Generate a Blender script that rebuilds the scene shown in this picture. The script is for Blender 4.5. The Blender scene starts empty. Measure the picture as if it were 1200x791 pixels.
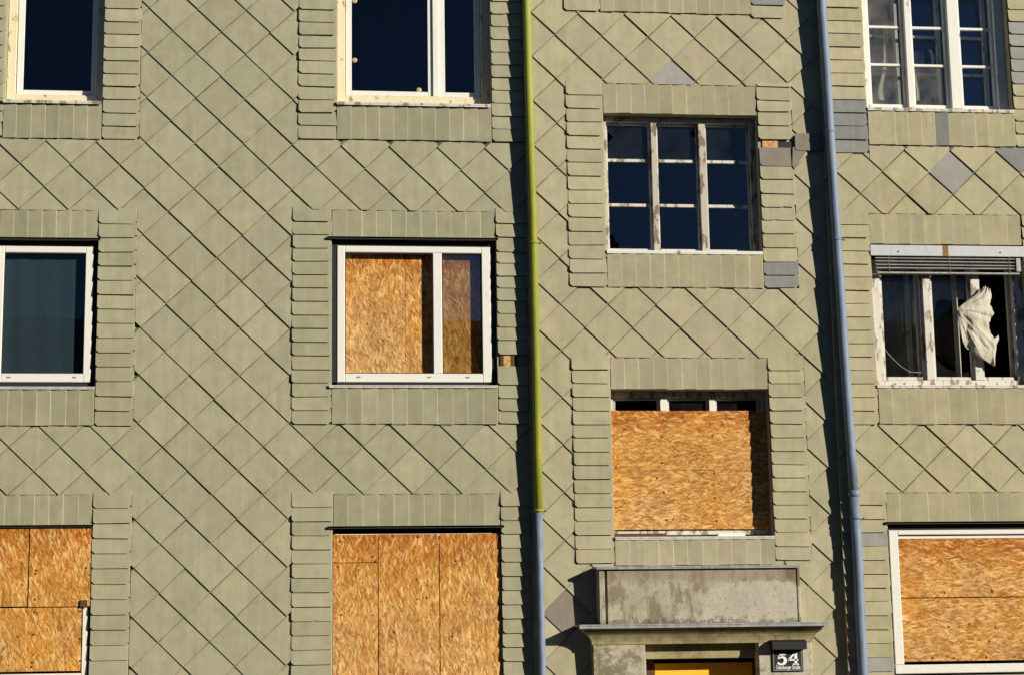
import bpy, bmesh, math, random
from mathutils import Vector, Matrix
random.seed(54)
scn = bpy.context.scene
COL = scn.collection
R_ = math.radians

# ------------------------------------------------------------------ camera
CAM = (0.0, -18.4498, 1.6)
YAW, PITCH, ROLL, FPX = 0.116892, 0.176238, 0.0156987, 2200.0
cyw, syw, cp, sp = math.cos(YAW), math.sin(YAW), math.cos(PITCH), math.sin(PITCH)
cr, sr = math.cos(ROLL), math.sin(ROLL)
rt0 = Vector((cyw, -syw, 0)); fw0 = Vector((syw*cp, cyw*cp, sp)); up0 = rt0.cross(fw0)
rt = cr*rt0 - sr*up0; up = sr*rt0 + cr*up0
cam_d = bpy.data.cameras.new('camera'); cam = bpy.data.objects.new('camera', cam_d); COL.objects.link(cam)
cam_d.sensor_width = 36; cam_d.lens = 36*FPX/1200; cam_d.clip_end = 3000; cam_d.clip_start = .1
m = Matrix.Identity(4)
for i in range(3):
    m[i][0], m[i][1], m[i][2], m[i][3] = rt[i], up[i], -fw0[i], CAM[i]
cam.matrix_world = m
scn.camera = cam

# ------------------------------------------------------------------ light
AZ, EL = R_(50), R_(18.5)                      # sun to the right of the facade normal, low
S = Vector((math.sin(AZ)*math.cos(EL), -math.cos(AZ)*math.cos(EL), math.sin(EL)))
world = bpy.data.worlds.new('World'); scn.world = world; world.use_nodes = True
wn = world.node_tree.nodes; wl = world.node_tree.links
sky = wn.new('ShaderNodeTexSky'); sky.sky_type = 'NISHITA'; sky.sun_disc = False
sky.sun_elevation = EL; sky.sun_rotation = math.atan2(S.x, S.y)
sky.air_density = 0.6; sky.dust_density = 0.1; sky.ozone_density = 5.0
wn['Background'].inputs['Strength'].default_value = 0.05
wl.new(sky.outputs[0], wn['Background'].inputs['Color'])
sun_d = bpy.data.lights.new('sun', 'SUN'); sun = bpy.data.objects.new('sun', sun_d); COL.objects.link(sun)
sun_d.energy = 5.0; sun_d.angle = R_(0.5); sun_d.color = (1.0, .93, .80)
sun.location = (20, -20, 15)
sun.rotation_euler = (-S).to_track_quat('-Z', 'Y').to_euler()
vs = scn.view_settings
scn.display_settings.display_device = 'sRGB'
vs.view_transform = 'Standard'; vs.look = 'None'; vs.exposure = 0.31; vs.gamma = 1.0; vs.use_curve_mapping = False
scn.cycles.max_bounces = 6; scn.cycles.transparent_max_bounces = 12

# ------------------------------------------------------------------ survey: photo measurement -> metres on a vertical plane
def P(px, py, Y=0.0):
    x, y = px-600.0, 395.5-py
    d = fw0*FPX + rt*x + up*y
    t = (Y-CAM[1])/d.y
    return CAM[0]+t*d.x, CAM[2]+t*d.z
def PX(px, py, Y=0.0): return P(px, py, Y)[0]
def PZ(px, py, Y=0.0): return P(px, py, Y)[1]
YL, YM, YR = 0.0, -0.055, -0.128                 # wall planes of the three facade sections
XM, XR = 2.337, round(PX(966.5, 170, -.128), 3)                           # the two steps in the facade

# ------------------------------------------------------------------ materials
class NT:
    def __init__(s, name):
        s.m = bpy.data.materials.new(name); s.m.use_nodes = True
        s.t = s.m.node_tree; s.n = s.t.nodes; s.b = s.n['Principled BSDF']
        s.out = s.n['Material Output']
    def new(s, kind, **kw):
        nd = s.n.new(kind)
        for k, v in kw.items():
            if k in nd.inputs: s.set(nd.inputs[k], v)
            else: setattr(nd, k, v)
        return nd
    def set(s, sock, v):
        if isinstance(v, bpy.types.NodeSocket): s.t.links.new(v, sock)
        else: sock.default_value = v
    def coord(s): return s.new('ShaderNodeNewGeometry').outputs['Position']
    def vscale(s, v, sc, rot=(0, 0, 0), loc=(0, 0, 0)):
        mp = s.new('ShaderNodeMapping'); s.set(mp.inputs['Vector'], v)
        mp.inputs['Scale'].default_value = sc; mp.inputs['Rotation'].default_value = rot
        s.set(mp.inputs['Location'], loc)
        return mp.outputs[0]
    def noise(s, v, scale, detail=3, rough=.55):
        nd = s.new('ShaderNodeTexNoise'); s.set(nd.inputs['Vector'], v)
        nd.inputs['Scale'].default_value = scale; nd.inputs['Detail'].default_value = detail
        nd.inputs['Roughness'].default_value = rough
        return nd.outputs['Fac']
    def voro(s, v, scale=1):
        nd = s.new('ShaderNodeTexVoronoi'); s.set(nd.inputs['Vector'], v); nd.inputs['Scale'].default_value = scale
        return nd
    def ramp(s, f, pts):
        nd = s.new('ShaderNodeValToRGB'); s.set(nd.inputs[0], f); cr_ = nd.color_ramp
        while len(cr_.elements) < len(pts): cr_.elements.new(.5)
        for e, (p, c) in zip(cr_.elements, pts):
            e.position = p; e.color = (c, c, c, 1) if isinstance(c, (int, float)) else (*c, 1)
        return nd.outputs[0]
    def mix(s, f, a, b, mode='MIX'):
        nd = s.new('ShaderNodeMix', data_type='RGBA', blend_type=mode)
        for k, v in ((0, f), (6, a), (7, b)):
            if isinstance(v, tuple): v = (*v, 1) if len(v) == 3 else v
            s.set(nd.inputs[k], v)
        return nd.outputs[2]
    def math(s, op, a, b=0.0, clamp=False):
        nd = s.new('ShaderNodeMath', operation=op); nd.use_clamp = clamp
        s.set(nd.inputs[0], a); s.set(nd.inputs[1], b); return nd.outputs[0]
    def maprange(s, v, a, b, c=0., d=1.):
        nd = s.new('ShaderNodeMapRange'); s.set(nd.inputs[0], v)
        for i, q in enumerate((a, b, c, d)): nd.inputs[i+1].default_value = q
        return nd.outputs[0]
    def bump(s, h, strength=.3, dist=.002):
        nd = s.new('ShaderNodeBump'); s.set(nd.inputs['Height'], h)
        nd.inputs['Strength'].default_value = strength; nd.inputs['Distance'].default_value = dist
        s.t.links.new(nd.outputs[0], s.b.inputs['Normal'])
    def fin(s, col, rough=.8, metal=0., spec=.3):
        s.set(s.b.inputs['Base Color'], (*col, 1) if isinstance(col, tuple) and len(col) == 3 else col)
        s.set(s.b.inputs['Roughness'], rough); s.b.inputs['Metallic'].default_value = metal
        s.b.inputs['Specular IOR Level'].default_value = spec
        return s.m

def tile_mat(name, base, warm, vary=.055, lap=None):
    n = NT(name); p = n.coord()
    rnd = n.new('ShaderNodeObjectInfo').outputs['Random']
    big = n.noise(p, 1.3, 3); mid = n.noise(p, 7, 5, .65); fine = n.noise(p, 210, 2, .7)
    streak = n.noise(n.vscale(p, (9, 9, .9)), 1.6, 4, .6)
    c = n.mix(n.ramp(big, [(.35, 0.), (.7, 1.)]), base, warm)
    v = n.maprange(rnd, 0, 1, 1-vary, 1+vary)
    v = n.math('MULTIPLY', v, n.maprange(mid, .25, .75, .86, 1.12))
    v = n.math('MULTIPLY', v, n.maprange(fine, .25, .75, .86, 1.13))
    v = n.math('MULTIPLY', v, n.maprange(streak, .3, .75, .93, 1.09))
    c = n.mix(1., c, v, 'MULTIPLY')
    # rain runs below ledges and a drift of soot, grey-green patches tile by tile
    r2 = n.math('FRACT', n.math('MULTIPLY', rnd, 7.31))
    c = n.mix(n.math('MULTIPLY', n.ramp(r2, [(.55, 0.), (1., 1.)]), .38), c, (base[0]*.90, base[1]*.93, base[2]*1.04))
    run = n.ramp(n.noise(n.vscale(p, (16, 16, .55)), 1.1, 4, .7), [(.58, 0.), (.74, 1.)])
    c = n.mix(n.math('MULTIPLY', run, .22), c, (.47, .43, .32))
    run2 = n.ramp(n.noise(n.vscale(p, (13, 13, .7), loc=(3, 0, 9)), 1.3, 4, .7), [(.58, 0.), (.76, 1.)])
    c = n.mix(n.math('MULTIPLY', run2, .30), c, (.19, .17, .115))
    # a few tiles with a pinkish or paler weathering bloom, small dark lichen specks
    bloom = n.math('MULTIPLY', n.ramp(n.noise(p, 2.6, 2), [(.6, 0.), (.72, 1.)]), .45)
    c = n.mix(bloom, c, (warm[0]*1.06, warm[1]*.97, warm[2]*.95))
    sp_ = n.voro(p, 9); spk = n.ramp(sp_.outputs['Distance'], [(.045, 1.), (.07, 0.)])
    keep = n.ramp(n.new('ShaderNodeSeparateColor', Color=sp_.outputs['Color']).outputs[0], [(.93, 0.), (.95, .7)])
    c = n.mix(n.math('MULTIPLY', spk, keep), c, (.10, .085, .055))
    if lap:                                      # dark line and softer band along the lap joints of the diamonds (object space, along the tile's own edges)
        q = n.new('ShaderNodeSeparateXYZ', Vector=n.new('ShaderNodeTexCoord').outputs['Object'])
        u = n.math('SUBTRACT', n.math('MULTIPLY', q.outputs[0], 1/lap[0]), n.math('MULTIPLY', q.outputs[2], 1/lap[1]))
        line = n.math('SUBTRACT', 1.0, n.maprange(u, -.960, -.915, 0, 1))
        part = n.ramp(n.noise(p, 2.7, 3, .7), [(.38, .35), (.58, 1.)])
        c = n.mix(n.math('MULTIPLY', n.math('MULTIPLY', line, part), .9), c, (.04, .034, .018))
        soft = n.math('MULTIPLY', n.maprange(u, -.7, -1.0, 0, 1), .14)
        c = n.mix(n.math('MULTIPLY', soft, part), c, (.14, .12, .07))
    n.bump(n.math('ADD', n.math('MULTIPLY', mid, .6), fine), .35, .0015)
    return n.fin(c, .86, spec=.2)
M = {}
M['tileL'] = tile_mat('fibre_cement_olive', (.318, .301, .190), (.341, .318, .211), .085)
M['tileM'] = tile_mat('fibre_cement_sand', (.362, .333, .206), (.392, .355, .235), .085)
M['tileR'] = tile_mat('fibre_cement_straw', (.374, .341, .203), (.409, .366, .234), .085)
for k_ in 'LMR':
    b_, w_ = dict(L=((.318, .301, .190), (.341, .318, .211)), M=((.362, .333, .206), (.392, .355, .235)), R=((.374, .341, .203), (.409, .366, .234)))[k_]
    M['diamond'+k_] = tile_mat('diamond_cement_'+k_, b_, w_, .075, (.2445, .2355))
M['tileG'] = tile_mat('fibre_cement_grey', (.215, .22, .205), (.245, .24, .22), .12)
M['tileH'] = tile_mat('fibre_cement_pale_grey', (.285, .275, .245), (.31, .295, .26), .10)
M['tileB'] = tile_mat('fibre_cement_taupe', (.215, .185, .15), (.24, .205, .165), .06)

def plaster_mat(name, c0, c1, dark, damp=.5):
    n = NT(name); p = n.coord()
    a = n.noise(p, 3.2, 6, .7); b = n.noise(p, 14, 5, .7); f = n.noise(p, 130, 2)
    c = n.mix(n.ramp(a, [(.38, 0.), (.62, 1.)]), c0, c1)
    c = n.mix(n.math('MULTIPLY', n.ramp(n.math('ADD', n.math('MULTIPLY', b, .6), n.math('MULTIPLY', n.noise(p, 2.1, 4), .55)), [(.55, 0.), (.66, 1.)]), damp), c, dark)
    c = n.mix(1., c, n.maprange(f, .25, .75, .82, 1.15), 'MULTIPLY')
    n.bump(n.math('ADD', b, f), .5, .004)
    return n.fin(c, .92, spec=.15)
M['concrete'] = plaster_mat('stained_plaster', (.36, .32, .225), (.48, .44, .33), (.13, .105, .06), .75)
def parapet_mat():
    n = NT('parapet_plaster'); p = n.coord(); z = n.new('ShaderNodeSeparateXYZ', Vector=p).outputs[2]
    a = n.noise(p, 2.6, 6, .7); b = n.noise(p, 16, 6, .72); f = n.noise(p, 120, 2); e = n.noise(n.vscale(p, (1, 1, .4)), 7, 5, .7)
    c = n.mix(n.ramp(a, [(.40, 0.), (.60, 1.)]), (.33, .295, .215), (.43, .395, .305))
    sx = n.new('ShaderNodeSeparateXYZ', Vector=p).outputs[0]
    pale = n.ramp(n.math('ADD', n.math('MULTIPLY', n.maprange(sx, 3.7, 4.4, 0, 1), n.maprange(z, 2.55, 2.30, 0, 1)), n.math('MULTIPLY', a, .5)), [(.62, 0.), (.70, 1.)])
    c = n.mix(n.math('MULTIPLY', n.ramp(e, [(.48, 0.), (.60, 1.)]), .7), c, (.17, .13, .08))
    c = n.mix(n.math('MULTIPLY', pale, .7), c, (.47, .44, .355))
    spots = n.ramp(b, [(.58, 0.), (.68, 1.)]); c = n.mix(n.math('MULTIPLY', spots, .6), c, (.12, .10, .065))
    moss = n.ramp(n.math('ADD', n.maprange(z, 2.20, 2.06, 0, .42), n.math('MULTIPLY', n.noise(p, 17, 7, .8), 1.2)), [(.93, 0.), (1.20, 1.)])
    c = n.mix(n.math('MULTIPLY', moss, .6), c, (.065, .055, .03))
    topd = n.ramp(n.math('ADD', n.maprange(z, 2.33, 2.56, 0, .6), n.math('MULTIPLY', n.math('ADD', a, b), .42)), [(.66, 0.), (.86, 1.)])
    right_d = n.ramp(n.math('ADD', n.math('MULTIPLY', n.maprange(sx, 4.72, 4.93, 0, 1), n.maprange(z, 2.30, 2.50, 0, 1)), n.math('MULTIPLY', e, .5)), [(.62, 0.), (.78, 1.)])
    c = n.mix(n.math('MULTIPLY', topd, .55), c, (.235, .175, .105)); c = n.mix(n.math('MULTIPLY', right_d, .7), c, (.13, .095, .055))
    c = n.mix(1., c, n.maprange(f, .25, .75, .82, 1.15), 'MULTIPLY'); n.bump(n.math('ADD', b, f), .6, .006)
    return n.fin(c, .92, spec=.15)
M['parapet'] = parapet_mat()
M['cornice'] = plaster_mat('mossy_render', (.30, .255, .13), (.37, .315, .175), (.15, .12, .045), .65)
M['reveal'] = plaster_mat('reveal_render', (.26, .24, .18), (.32, .30, .24), (.12, .11, .09), .4)
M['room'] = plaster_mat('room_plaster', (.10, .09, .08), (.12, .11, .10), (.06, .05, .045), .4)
M['wall'] = plaster_mat('backing_render', (.33, .31, .20), (.36, .34, .22), (.26, .24, .15), .3)

def osb_mat(name, rot, ztop, zbot, orange=.5, grey=.35, band=.3):
    """oriented strand board: overlapping long flakes at several angles, rain-bleached towards the bottom"""
    n = NT(name); p = n.coord()
    off = n.new('ShaderNodeObjectInfo').outputs['Random']
    o3 = n.new('ShaderNodeCombineXYZ', X=n.math('MULTIPLY', off, 31.0), Y=0.0, Z=n.math('MULTIPLY', off, 17.0)).outputs[0]
    add = n.new('ShaderNodeVectorMath', operation='ADD'); n.set(add.inputs[0], p); n.set(add.inputs[1], o3)
    wob = n.new('ShaderNodeTexNoise'); n.set(wob.inputs['Vector'], add.outputs[0]); wob.inputs['Scale'].default_value = 9
    wv = n.new('ShaderNodeVectorMath', operation='MULTIPLY_ADD')
    n.set(wv.inputs[0], wob.outputs['Color']); wv.inputs[1].default_value = (.035, 0, .035); n.set(wv.inputs[2], add.outputs[0])
    q = wv.outputs[0]
    val = None; edge = None
    for k, (an, lx, lz) in enumerate(((4, 52, 10), (-24, 58, 12), (30, 54, 11), (-50, 66, 14), (62, 60, 15), (-9, 90, 16), (17, 100, 18))):
        # rotate first, then stretch
        r1 = n.vscale(q, (1, 1, 1), (0, R_(rot+an), 0), (k*3.1, 0, k*1.7))
        r2 = n.vscale(r1, (lx, 0.0, lz))
        v = n.voro(r2); sep = n.new('ShaderNodeSeparateColor', Color=v.outputs['Color'])
        if val is None: val = sep.outputs[0]
        else:
            keep = n.ramp(sep.outputs[1], [(.62, 0.), (.65, 1.)])
            mx = n.new('ShaderNodeMix', data_type='FLOAT'); n.set(mx.inputs[0], keep); n.set(mx.inputs[2], val); n.set(mx.inputs[3], sep.outputs[0]); val = mx.outputs[0]
    grain = n.noise(n.vscale(n.vscale(q, (1, 1, 1), (0, R_(rot), 0)), (260, 1, 22)), 1, 3)
    val = n.math('ADD', n.math('MULTIPLY', val, .78), n.math('MULTIPLY', grain, .24))
    fresh = n.ramp(val, [(.0, (.11, .03, .005)), (.14, (.34, .125, .018)), (.42, (.50, .225, .04)), (.68, (.57, .29, .066)), (.88, (.68, .42, .14)), (1., (.84, .62, .32))])
    aged = n.ramp(val, [(.0, (.10, .05, .025)), (.14, (.33, .155, .052)), (.40, (.49, .265, .092)), (.68, (.57, .34, .138)), (.88, (.68, .48, .25)), (1., (.84, .70, .50))])
    wet = n.ramp(val, [(.0, (.08, .015, .002)), (.2, (.24, .058, .004)), (.5, (.40, .12, .008)), (.8, (.50, .19, .02)), (1., (.66, .35, .09))])
    z = n.new('ShaderNodeSeparateXYZ', Vector=p).outputs[2]
    patch = n.noise(add.outputs[0], 2.2, 4, .6); patch2 = n.noise(add.outputs[0], 6, 4, .6)
    h = n.math('ADD', z, n.maprange(patch2, .3, .7, -.14, .14))
    g = n.math('MULTIPLY', n.maprange(h, ztop-.2, zbot, 0, 1), grey*1.5)
    g = n.math('ADD', g, n.maprange(patch, .35, .7, -orange, .55), True)
    c = n.mix(g, fresh, aged)
    c = n.mix(n.math('MULTIPLY', n.maprange(h, ztop-band, ztop-.02, 0, 1), .92), c, wet)
    for an, thr, colr, am in ((12, .91, (.82, .60, .30), .55), (-20, .92, (.80, .57, .27), .5), (-6, .93, (.18, .065, .012), .5), (38, .94, (.20, .08, .018), .5)):
        sv = n.voro(n.vscale(n.vscale(q, (1, 1, 1), (0, R_(rot+an), 0), (an*.7, 0, an)), (70, 0, 13)))
        c = n.mix(n.math('MULTIPLY', n.ramp(n.new('ShaderNodeSeparateColor', Color=sv.outputs['Color']).outputs[0], [(thr, 0.), (thr+.02, 1.)]), am), c, colr)
    c = n.mix(1., c, n.maprange(n.noise(add.outputs[0], 3.1, 5, .65), .3, .7, .74, 1.08), 'MULTIPLY')
    kn = n.voro(n.vscale(add.outputs[0], (9, 0, 7))); kd = n.ramp(kn.outputs['Distance'], [(.05, 1.), (.11, 0.)])
    kk = n.ramp(n.new('ShaderNodeSeparateColor', Color=kn.outputs['Color']).outputs[1], [(.86, 0.), (.9, .9)])
    c = n.mix(n.math('MULTIPLY', kd, kk), c, (.06, .022, .008))
    c = n.mix(1., c, (1.06, 1.0, .86), 'MULTIPLY')
    n.bump(val, .5, .003)
    return n.fin(c, .75, spec=.25)

def paint_mat(name, base, wood, amount, yellow=(.72, .66, .48)):
    n = NT(name); p = n.coord()
    a = n.noise(n.vscale(p, (1.3, 1, .5)), 11, 5, .62); b = n.noise(p, 3, 3)
    c = n.mix(n.ramp(b, [(.4, 0.), (.75, .5)]), base, yellow)
    c = n.mix(n.math('MULTIPLY', n.ramp(n.noise(p, 60, 3), [(.5, 0.), (.8, .35)]), 1.), c, (.45, .40, .30))
    lo, hi = .68-.2*amount, .73-.2*amount
    c = n.mix(n.ramp(a, [(lo, 0.), (hi, 1.)]), c, wood)
    n.bump(a, .5, .002)
    return n.fin(c, .55, spec=.35)
M['pvc'] = paint_mat('white_plastic_frame', (.70, .69, .63), (.55, .52, .44), .05, (.76, .73, .63))
M['paint_white'] = paint_mat('white_gloss_paint', (.72, .71, .66), (.30, .22, .13), .22)
M['paint_cream'] = paint_mat('cream_weathered_paint', (.70, .62, .42), (.34, .23, .12), .45, (.66, .54, .32))
M['paint_peel'] = paint_mat('peeling_white_paint', (.62, .60, .53), (.27, .21, .15), .80, (.52, .47, .37))
M['paint_old'] = paint_mat('grey_worn_paint', (.44, .42, .35), (.20, .14, .09), .75, (.48, .42, .30))
M['paint_dull'] = paint_mat('dirty_inner_paint', (.46, .45, .40), (.24, .20, .15), .4)

def metal_mat(name, c0, c1, rough=.45, metal=.8):
    n = NT(name); p = n.coord()
    a = n.noise(n.vscale(p, (1, 1, .25)), 18, 5, .65)
    c = n.mix(n.ramp(a, [(.35, 0.), (.65, 1.)]), c0, c1)
    n.bump(a, .15, .001)
    return n.fin(c, n.maprange(a, .3, .7, rough-.08, rough+.1), metal, .4)
M['zinc'] = metal_mat('zinc_sheet', (.22, .225, .235), (.36, .36, .355), .6, .3)
M['steel'] = metal_mat('galvanised_steel', (.14, .185, .26), (.22, .27, .34), .66, .2)
M['sillmetal'] = metal_mat('old_sill_sheet', (.42, .40, .36), (.58, .56, .50), .6, .2)
M['darkmetal'] = metal_mat('near_black_metal', (.016, .015, .014), (.03, .027, .025), .7, 0.)
M['black'] = metal_mat('black_enamel', (.008, .008, .011), (.012, .012, .014), .7, 0.)
M['rust'] = metal_mat('rusty_sheet', (.20, .10, .03), (.30, .17, .06), .8, .1)
M['screw'] = metal_mat('brass_washer', (.45, .33, .16), (.52, .40, .22), .5, .3)
M['blindbox'] = metal_mat('pale_aluminium', (.40, .42, .42), (.47, .48, .47), .5, .1)
M['slat'] = metal_mat('blind_slat', (.26, .255, .24), (.40, .385, .35), .5, .1)

def pipe_green():
    n = NT('mossy_green_pipe'); p = n.coord()
    a = n.noise(n.vscale(p, (1, 1, .15)), 14, 5, .65)
    z = n.new('ShaderNodeSeparateXYZ', Vector=p).outputs[2]
    c = n.mix(n.ramp(a, [(.35, 0.), (.65, 1.)]), (.20, .225, .022), (.30, .30, .032))
    c = n.mix(n.math('MULTIPLY', n.maprange(n.math('ADD', z, n.math('MULTIPLY', a, 1.5)), 7.2, 9.4, 0, 1), .6), c, (.29, .34, .07))
    c = n.mix(1., c, n.maprange(n.noise(p, 90, 3), .3, .7, .85, 1.12), 'MULTIPLY')
    n.bump(a, .2, .002)
    return n.fin(c, .6, spec=.3)
M['green'] = pipe_green()

def glass_mat(name, tint=(.82, .86, .88), refl=2.2, dirt=.0, dirtcol=(.5, .5, .46)):
    n = NT(name); n.n.remove(n.b); p = n.coord()
    tr = n.new('ShaderNodeBsdfTransparent'); tr.inputs[0].default_value = (*tint, 1)
    gl = n.new('ShaderNodeBsdfGlossy'); gl.inputs['Color'].default_value = (.92, .96, 1, 1); gl.inputs['Roughness'].default_value = .0
    wav = n.new('ShaderNodeBump'); n.set(wav.inputs['Height'], n.noise(p, 2.5, 2)); wav.inputs['Strength'].default_value = .035; wav.inputs['Distance'].default_value = .01
    n.t.links.new(wav.outputs[0], gl.inputs['Normal'])
    back = n.new('ShaderNodeNewGeometry').outputs['Backfacing']
    fr = n.new('ShaderNodeFresnel', IOR=n.maprange(back, 0, 1, 1.5, 1/1.5))
    f = n.math('MULTIPLY', fr.outputs[0], refl, True)
    ms = n.new('ShaderNodeMixShader'); n.set(ms.inputs[0], f)
    n.t.links.new(tr.outputs[0], ms.inputs[1]); n.t.links.new(gl.outputs[0], ms.inputs[2])
    last = ms.outputs[0]
    if dirt:
        df = n.new('ShaderNodeBsdfDiffuse'); df.inputs[0].default_value = (*dirtcol, 1)
        m2 = n.new('ShaderNodeMixShader')
        n.set(m2.inputs[0], n.math('MULTIPLY', n.ramp(n.noise(p, 3.5, 5, .65), [(.35, .15), (.75, 1.)]), dirt))
        n.t.links.new(last, m2.inputs[1]); n.t.links.new(df.outputs[0], m2.inputs[2]); last = m2.outputs[0]
    n.t.links.new(last, n.out.inputs[0])
    return n.m
M['glass'] = glass_mat('window_glass', (.93, .95, .96), 1.0)
M['glass_double'] = glass_mat('double_glazing', (.88, .89, .88), 1.8)
M['glass_soft'] = glass_mat('hazy_double_glazing', (.88, .89, .88), .55)
M['glass_dull'] = glass_mat('dull_old_glass', (.86, .87, .86), .4, .022, (.40, .40, .37))
M['glass_dirty'] = glass_mat('dusty_glass', (.88, .9, .9), .9, .02, (.45, .45, .42))
M['glass_dusty'] = glass_mat('very_dusty_glass', (.85, .86, .86), 1., .16, (.50, .48, .42))
M['glass_blue'] = glass_mat('reflective_glass', (.5, .55, .6), 1.2)

def plain(name, c, rough=.8, spec=.3, var=.12, sc=30):
    n = NT(name); p = n.coord()
    return n.fin(n.mix(1., c, n.maprange(n.noise(p, sc, 4), .25, .75, 1-var, 1+var), 'MULTIPLY'), rough, 0., spec)
M['white_letter'] = plain('white_enamel', (.80, .80, .78), .4)
M['rim'] = plain('grey_enamel_rim', (.25, .24, .23), .5)
M['wood'] = plain('split_batten_wood', (.55, .30, .12), .8, .2, .5, 40)
M['wood_dark'] = plain('dark_timber', (.09, .04, .018), .7, .3, .3, 30)
M['curtain_dark'] = plain('dim_net_curtain', (.035, .058, .075), .9, .1)
M['asphalt'] = plain('asphalt', (.05, .05, .05), .9, .2, .2, 60)
M['paving'] = plain('concrete_paving', (.22, .21, .20), .9, .2, .15, 20)
M['earth'] = plain('grassy_ground', (.07, .085, .04), .95, .1, .3, 2)
M['facade_far'] = plain('far_house_render', (.07, .06, .055), .9, .15)
M['roof'] = plain('clay_roof', (.16, .07, .045), .9, .15, .25, 8)
M['gasket'] = plain('dark_gasket', (.02, .02, .022), .7)
M['flue'] = plain('door_panel_orange', (.95, .47, .03), .6, .3, .1, 6)

def cloth_mat():
    n = NT('thin_pale_cloth'); p = n.coord(); n.n.remove(n.b)
    d = n.new('ShaderNodeBsdfDiffuse'); t = n.new('ShaderNodeBsdfTranslucent')
    c = n.mix(n.noise(p, 9, 4), (.64, .59, .47), (.76, .71, .59))
    n.set(d.inputs[0], c); n.set(t.inputs[0], c)
    ms = n.new('ShaderNodeMixShader'); ms.inputs[0].default_value = .35
    n.t.links.new(d.outputs[0], ms.inputs[1]); n.t.links.new(t.outputs[0], ms.inputs[2])
    n.t.links.new(ms.outputs[0], n.out.inputs[0]); return n.m
M['cloth'] = cloth_mat()

# ------------------------------------------------------------------ mesh helpers
WL = {}                                        # world location of every parent
class MB:
    def __init__(s): s.v, s.f = [], []
    def add(s, vs_, fs_):
        o = len(s.v); s.v += [tuple(v) for v in vs_]; s.f += [tuple(i+o for i in f) for f in fs_]; return s
    def box(s, x0, x1, y0, y1, z0, z1):
        x0, x1 = min(x0, x1), max(x0, x1); y0, y1 = min(y0, y1), max(y0, y1); z0, z1 = min(z0, z1), max(z0, z1)
        return s.add([(x0, y0, z0), (x1, y0, z0), (x1, y1, z0), (x0, y1, z0), (x0, y0, z1), (x1, y0, z1), (x1, y1, z1), (x0, y1, z1)],
                     [(0, 1, 5, 4), (1, 2, 6, 5), (2, 3, 7, 6), (3, 0, 4, 7), (4, 5, 6, 7), (3, 2, 1, 0)])
    def cbox(s, x0, x1, y0, y1, z0, z1, c=.003):
        """box whose front edges are chamfered (front = y0, toward the street)"""
        if min(x1-x0, z1-z0, y1-y0) < 2.5*c: return s.box(x0, x1, y0, y1, z0, z1)
        A = [(x0+c, y0, z0+c), (x1-c, y0, z0+c), (x1-c, y0, z1-c), (x0+c, y0, z1-c)]
        B = [(x0, y0+c, z0), (x1, y0+c, z0), (x1, y0+c, z1), (x0, y0+c, z1)]
        C = [(x, y1, z) for x, _, z in B]
        fs_ = [(0, 1, 2, 3), (11, 10, 9, 8)]
        for i in range(4):
            j = (i+1) % 4
            fs_ += [(i, i+4, j+4, j), (i+4, i+8, j+8, j+4)]
        return s.add(A+B+C, fs_)
    def slab(s, poly, yf, th):
        """poly: list of (x,z); yf: y of the front at (x,z); th thickness backwards"""
        k = len(poly)
        if sum(poly[i][0]*poly[(i+1) % k][1]-poly[(i+1) % k][0]*poly[i][1] for i in range(k)) < 0: poly = poly[::-1]
        fr = [(x, yf(x, z), z) for x, z in poly]; bk = [(x, y+th, z) for x, y, z in fr]
        return s.add(fr+bk, [tuple(range(k)), tuple(range(2*k-1, k-1, -1))]+[(i, i+k, (i+1) % k+k, (i+1) % k) for i in range(k)])
    def lapslab(s, poly, yf, th, i, c):
        """slab whose edge poly[i]-poly[i+1] (right-hand edge) has a worn, slanting arris of width c"""
        a, b = poly[i], poly[i+1]
        inner = list(poly); inner[i] = (a[0]-c, a[1]); inner[i+1] = (b[0]-c, b[1])
        k = len(poly); s.slab(inner, yf, th)
        y = lambda p: yf(*p)
        A, B, A2, B2 = inner[i], inner[i+1], a, b
        return s.add([(A[0], y(A), A[1]), (B[0], y(B), B[1]), (B2[0], y(B)+th*.9, B2[1]), (A2[0], y(A)+th*.9, A2[1]), (A[0], y(A)+th, A[1]), (B[0], y(B)+th, B[1])],
                     [(0, 3, 2, 1), (3, 4, 5, 2), (0, 4, 3), (1, 2, 5)])
    def tube(s, pts, r, n=14, caps=True):
        pts = [Vector(p) for p in pts]; rr = r if isinstance(r, (list, tuple)) else [r]*len(pts); base = len(s.v)
        for i, p in enumerate(pts):
            d = (pts[min(i+1, len(pts)-1)]-pts[max(i-1, 0)]).normalized()
            a = d.cross(Vector((0, 1, 0)) if abs(d.y) < .9 else Vector((1, 0, 0))).normalized(); b = d.cross(a)
            for k in range(n):
                t = 2*math.pi*k/n; s.v.append(tuple(p+rr[i]*(math.cos(t)*a+math.sin(t)*b)))
        for i in range(len(pts)-1):
            for k in range(n):
                q = base+i*n; s.f.append((q+k, q+(k+1) % n, q+n+(k+1) % n, q+n+k))
        if caps: s.f += [tuple(base+k for k in range(n))[::-1], tuple(base+(len(pts)-1)*n+k for k in range(n))]
        return s
    def build(s, name, mat, parent=None, smooth=False, label=None, origin=None):
        if origin is None:
            o = Vector([ (min(v[i] for v in s.v)+max(v[i] for v in s.v))/2 for i in range(3)])
        else: o = Vector(origin)
        me = bpy.data.meshes.new(name); me.from_pydata([tuple(Vector(v)-o) for v in s.v], [], s.f); me.update()
        bm = bmesh.new(); bm.from_mesh(me); bmesh.ops.recalc_face_normals(bm, faces=bm.faces); bm.to_mesh(me); bm.free()
        if smooth:
            for p in me.polygons: p.use_smooth = True
        me.materials.append(M[mat] if isinstance(mat, str) else mat)
        return place(name, me, o, parent, label)
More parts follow.
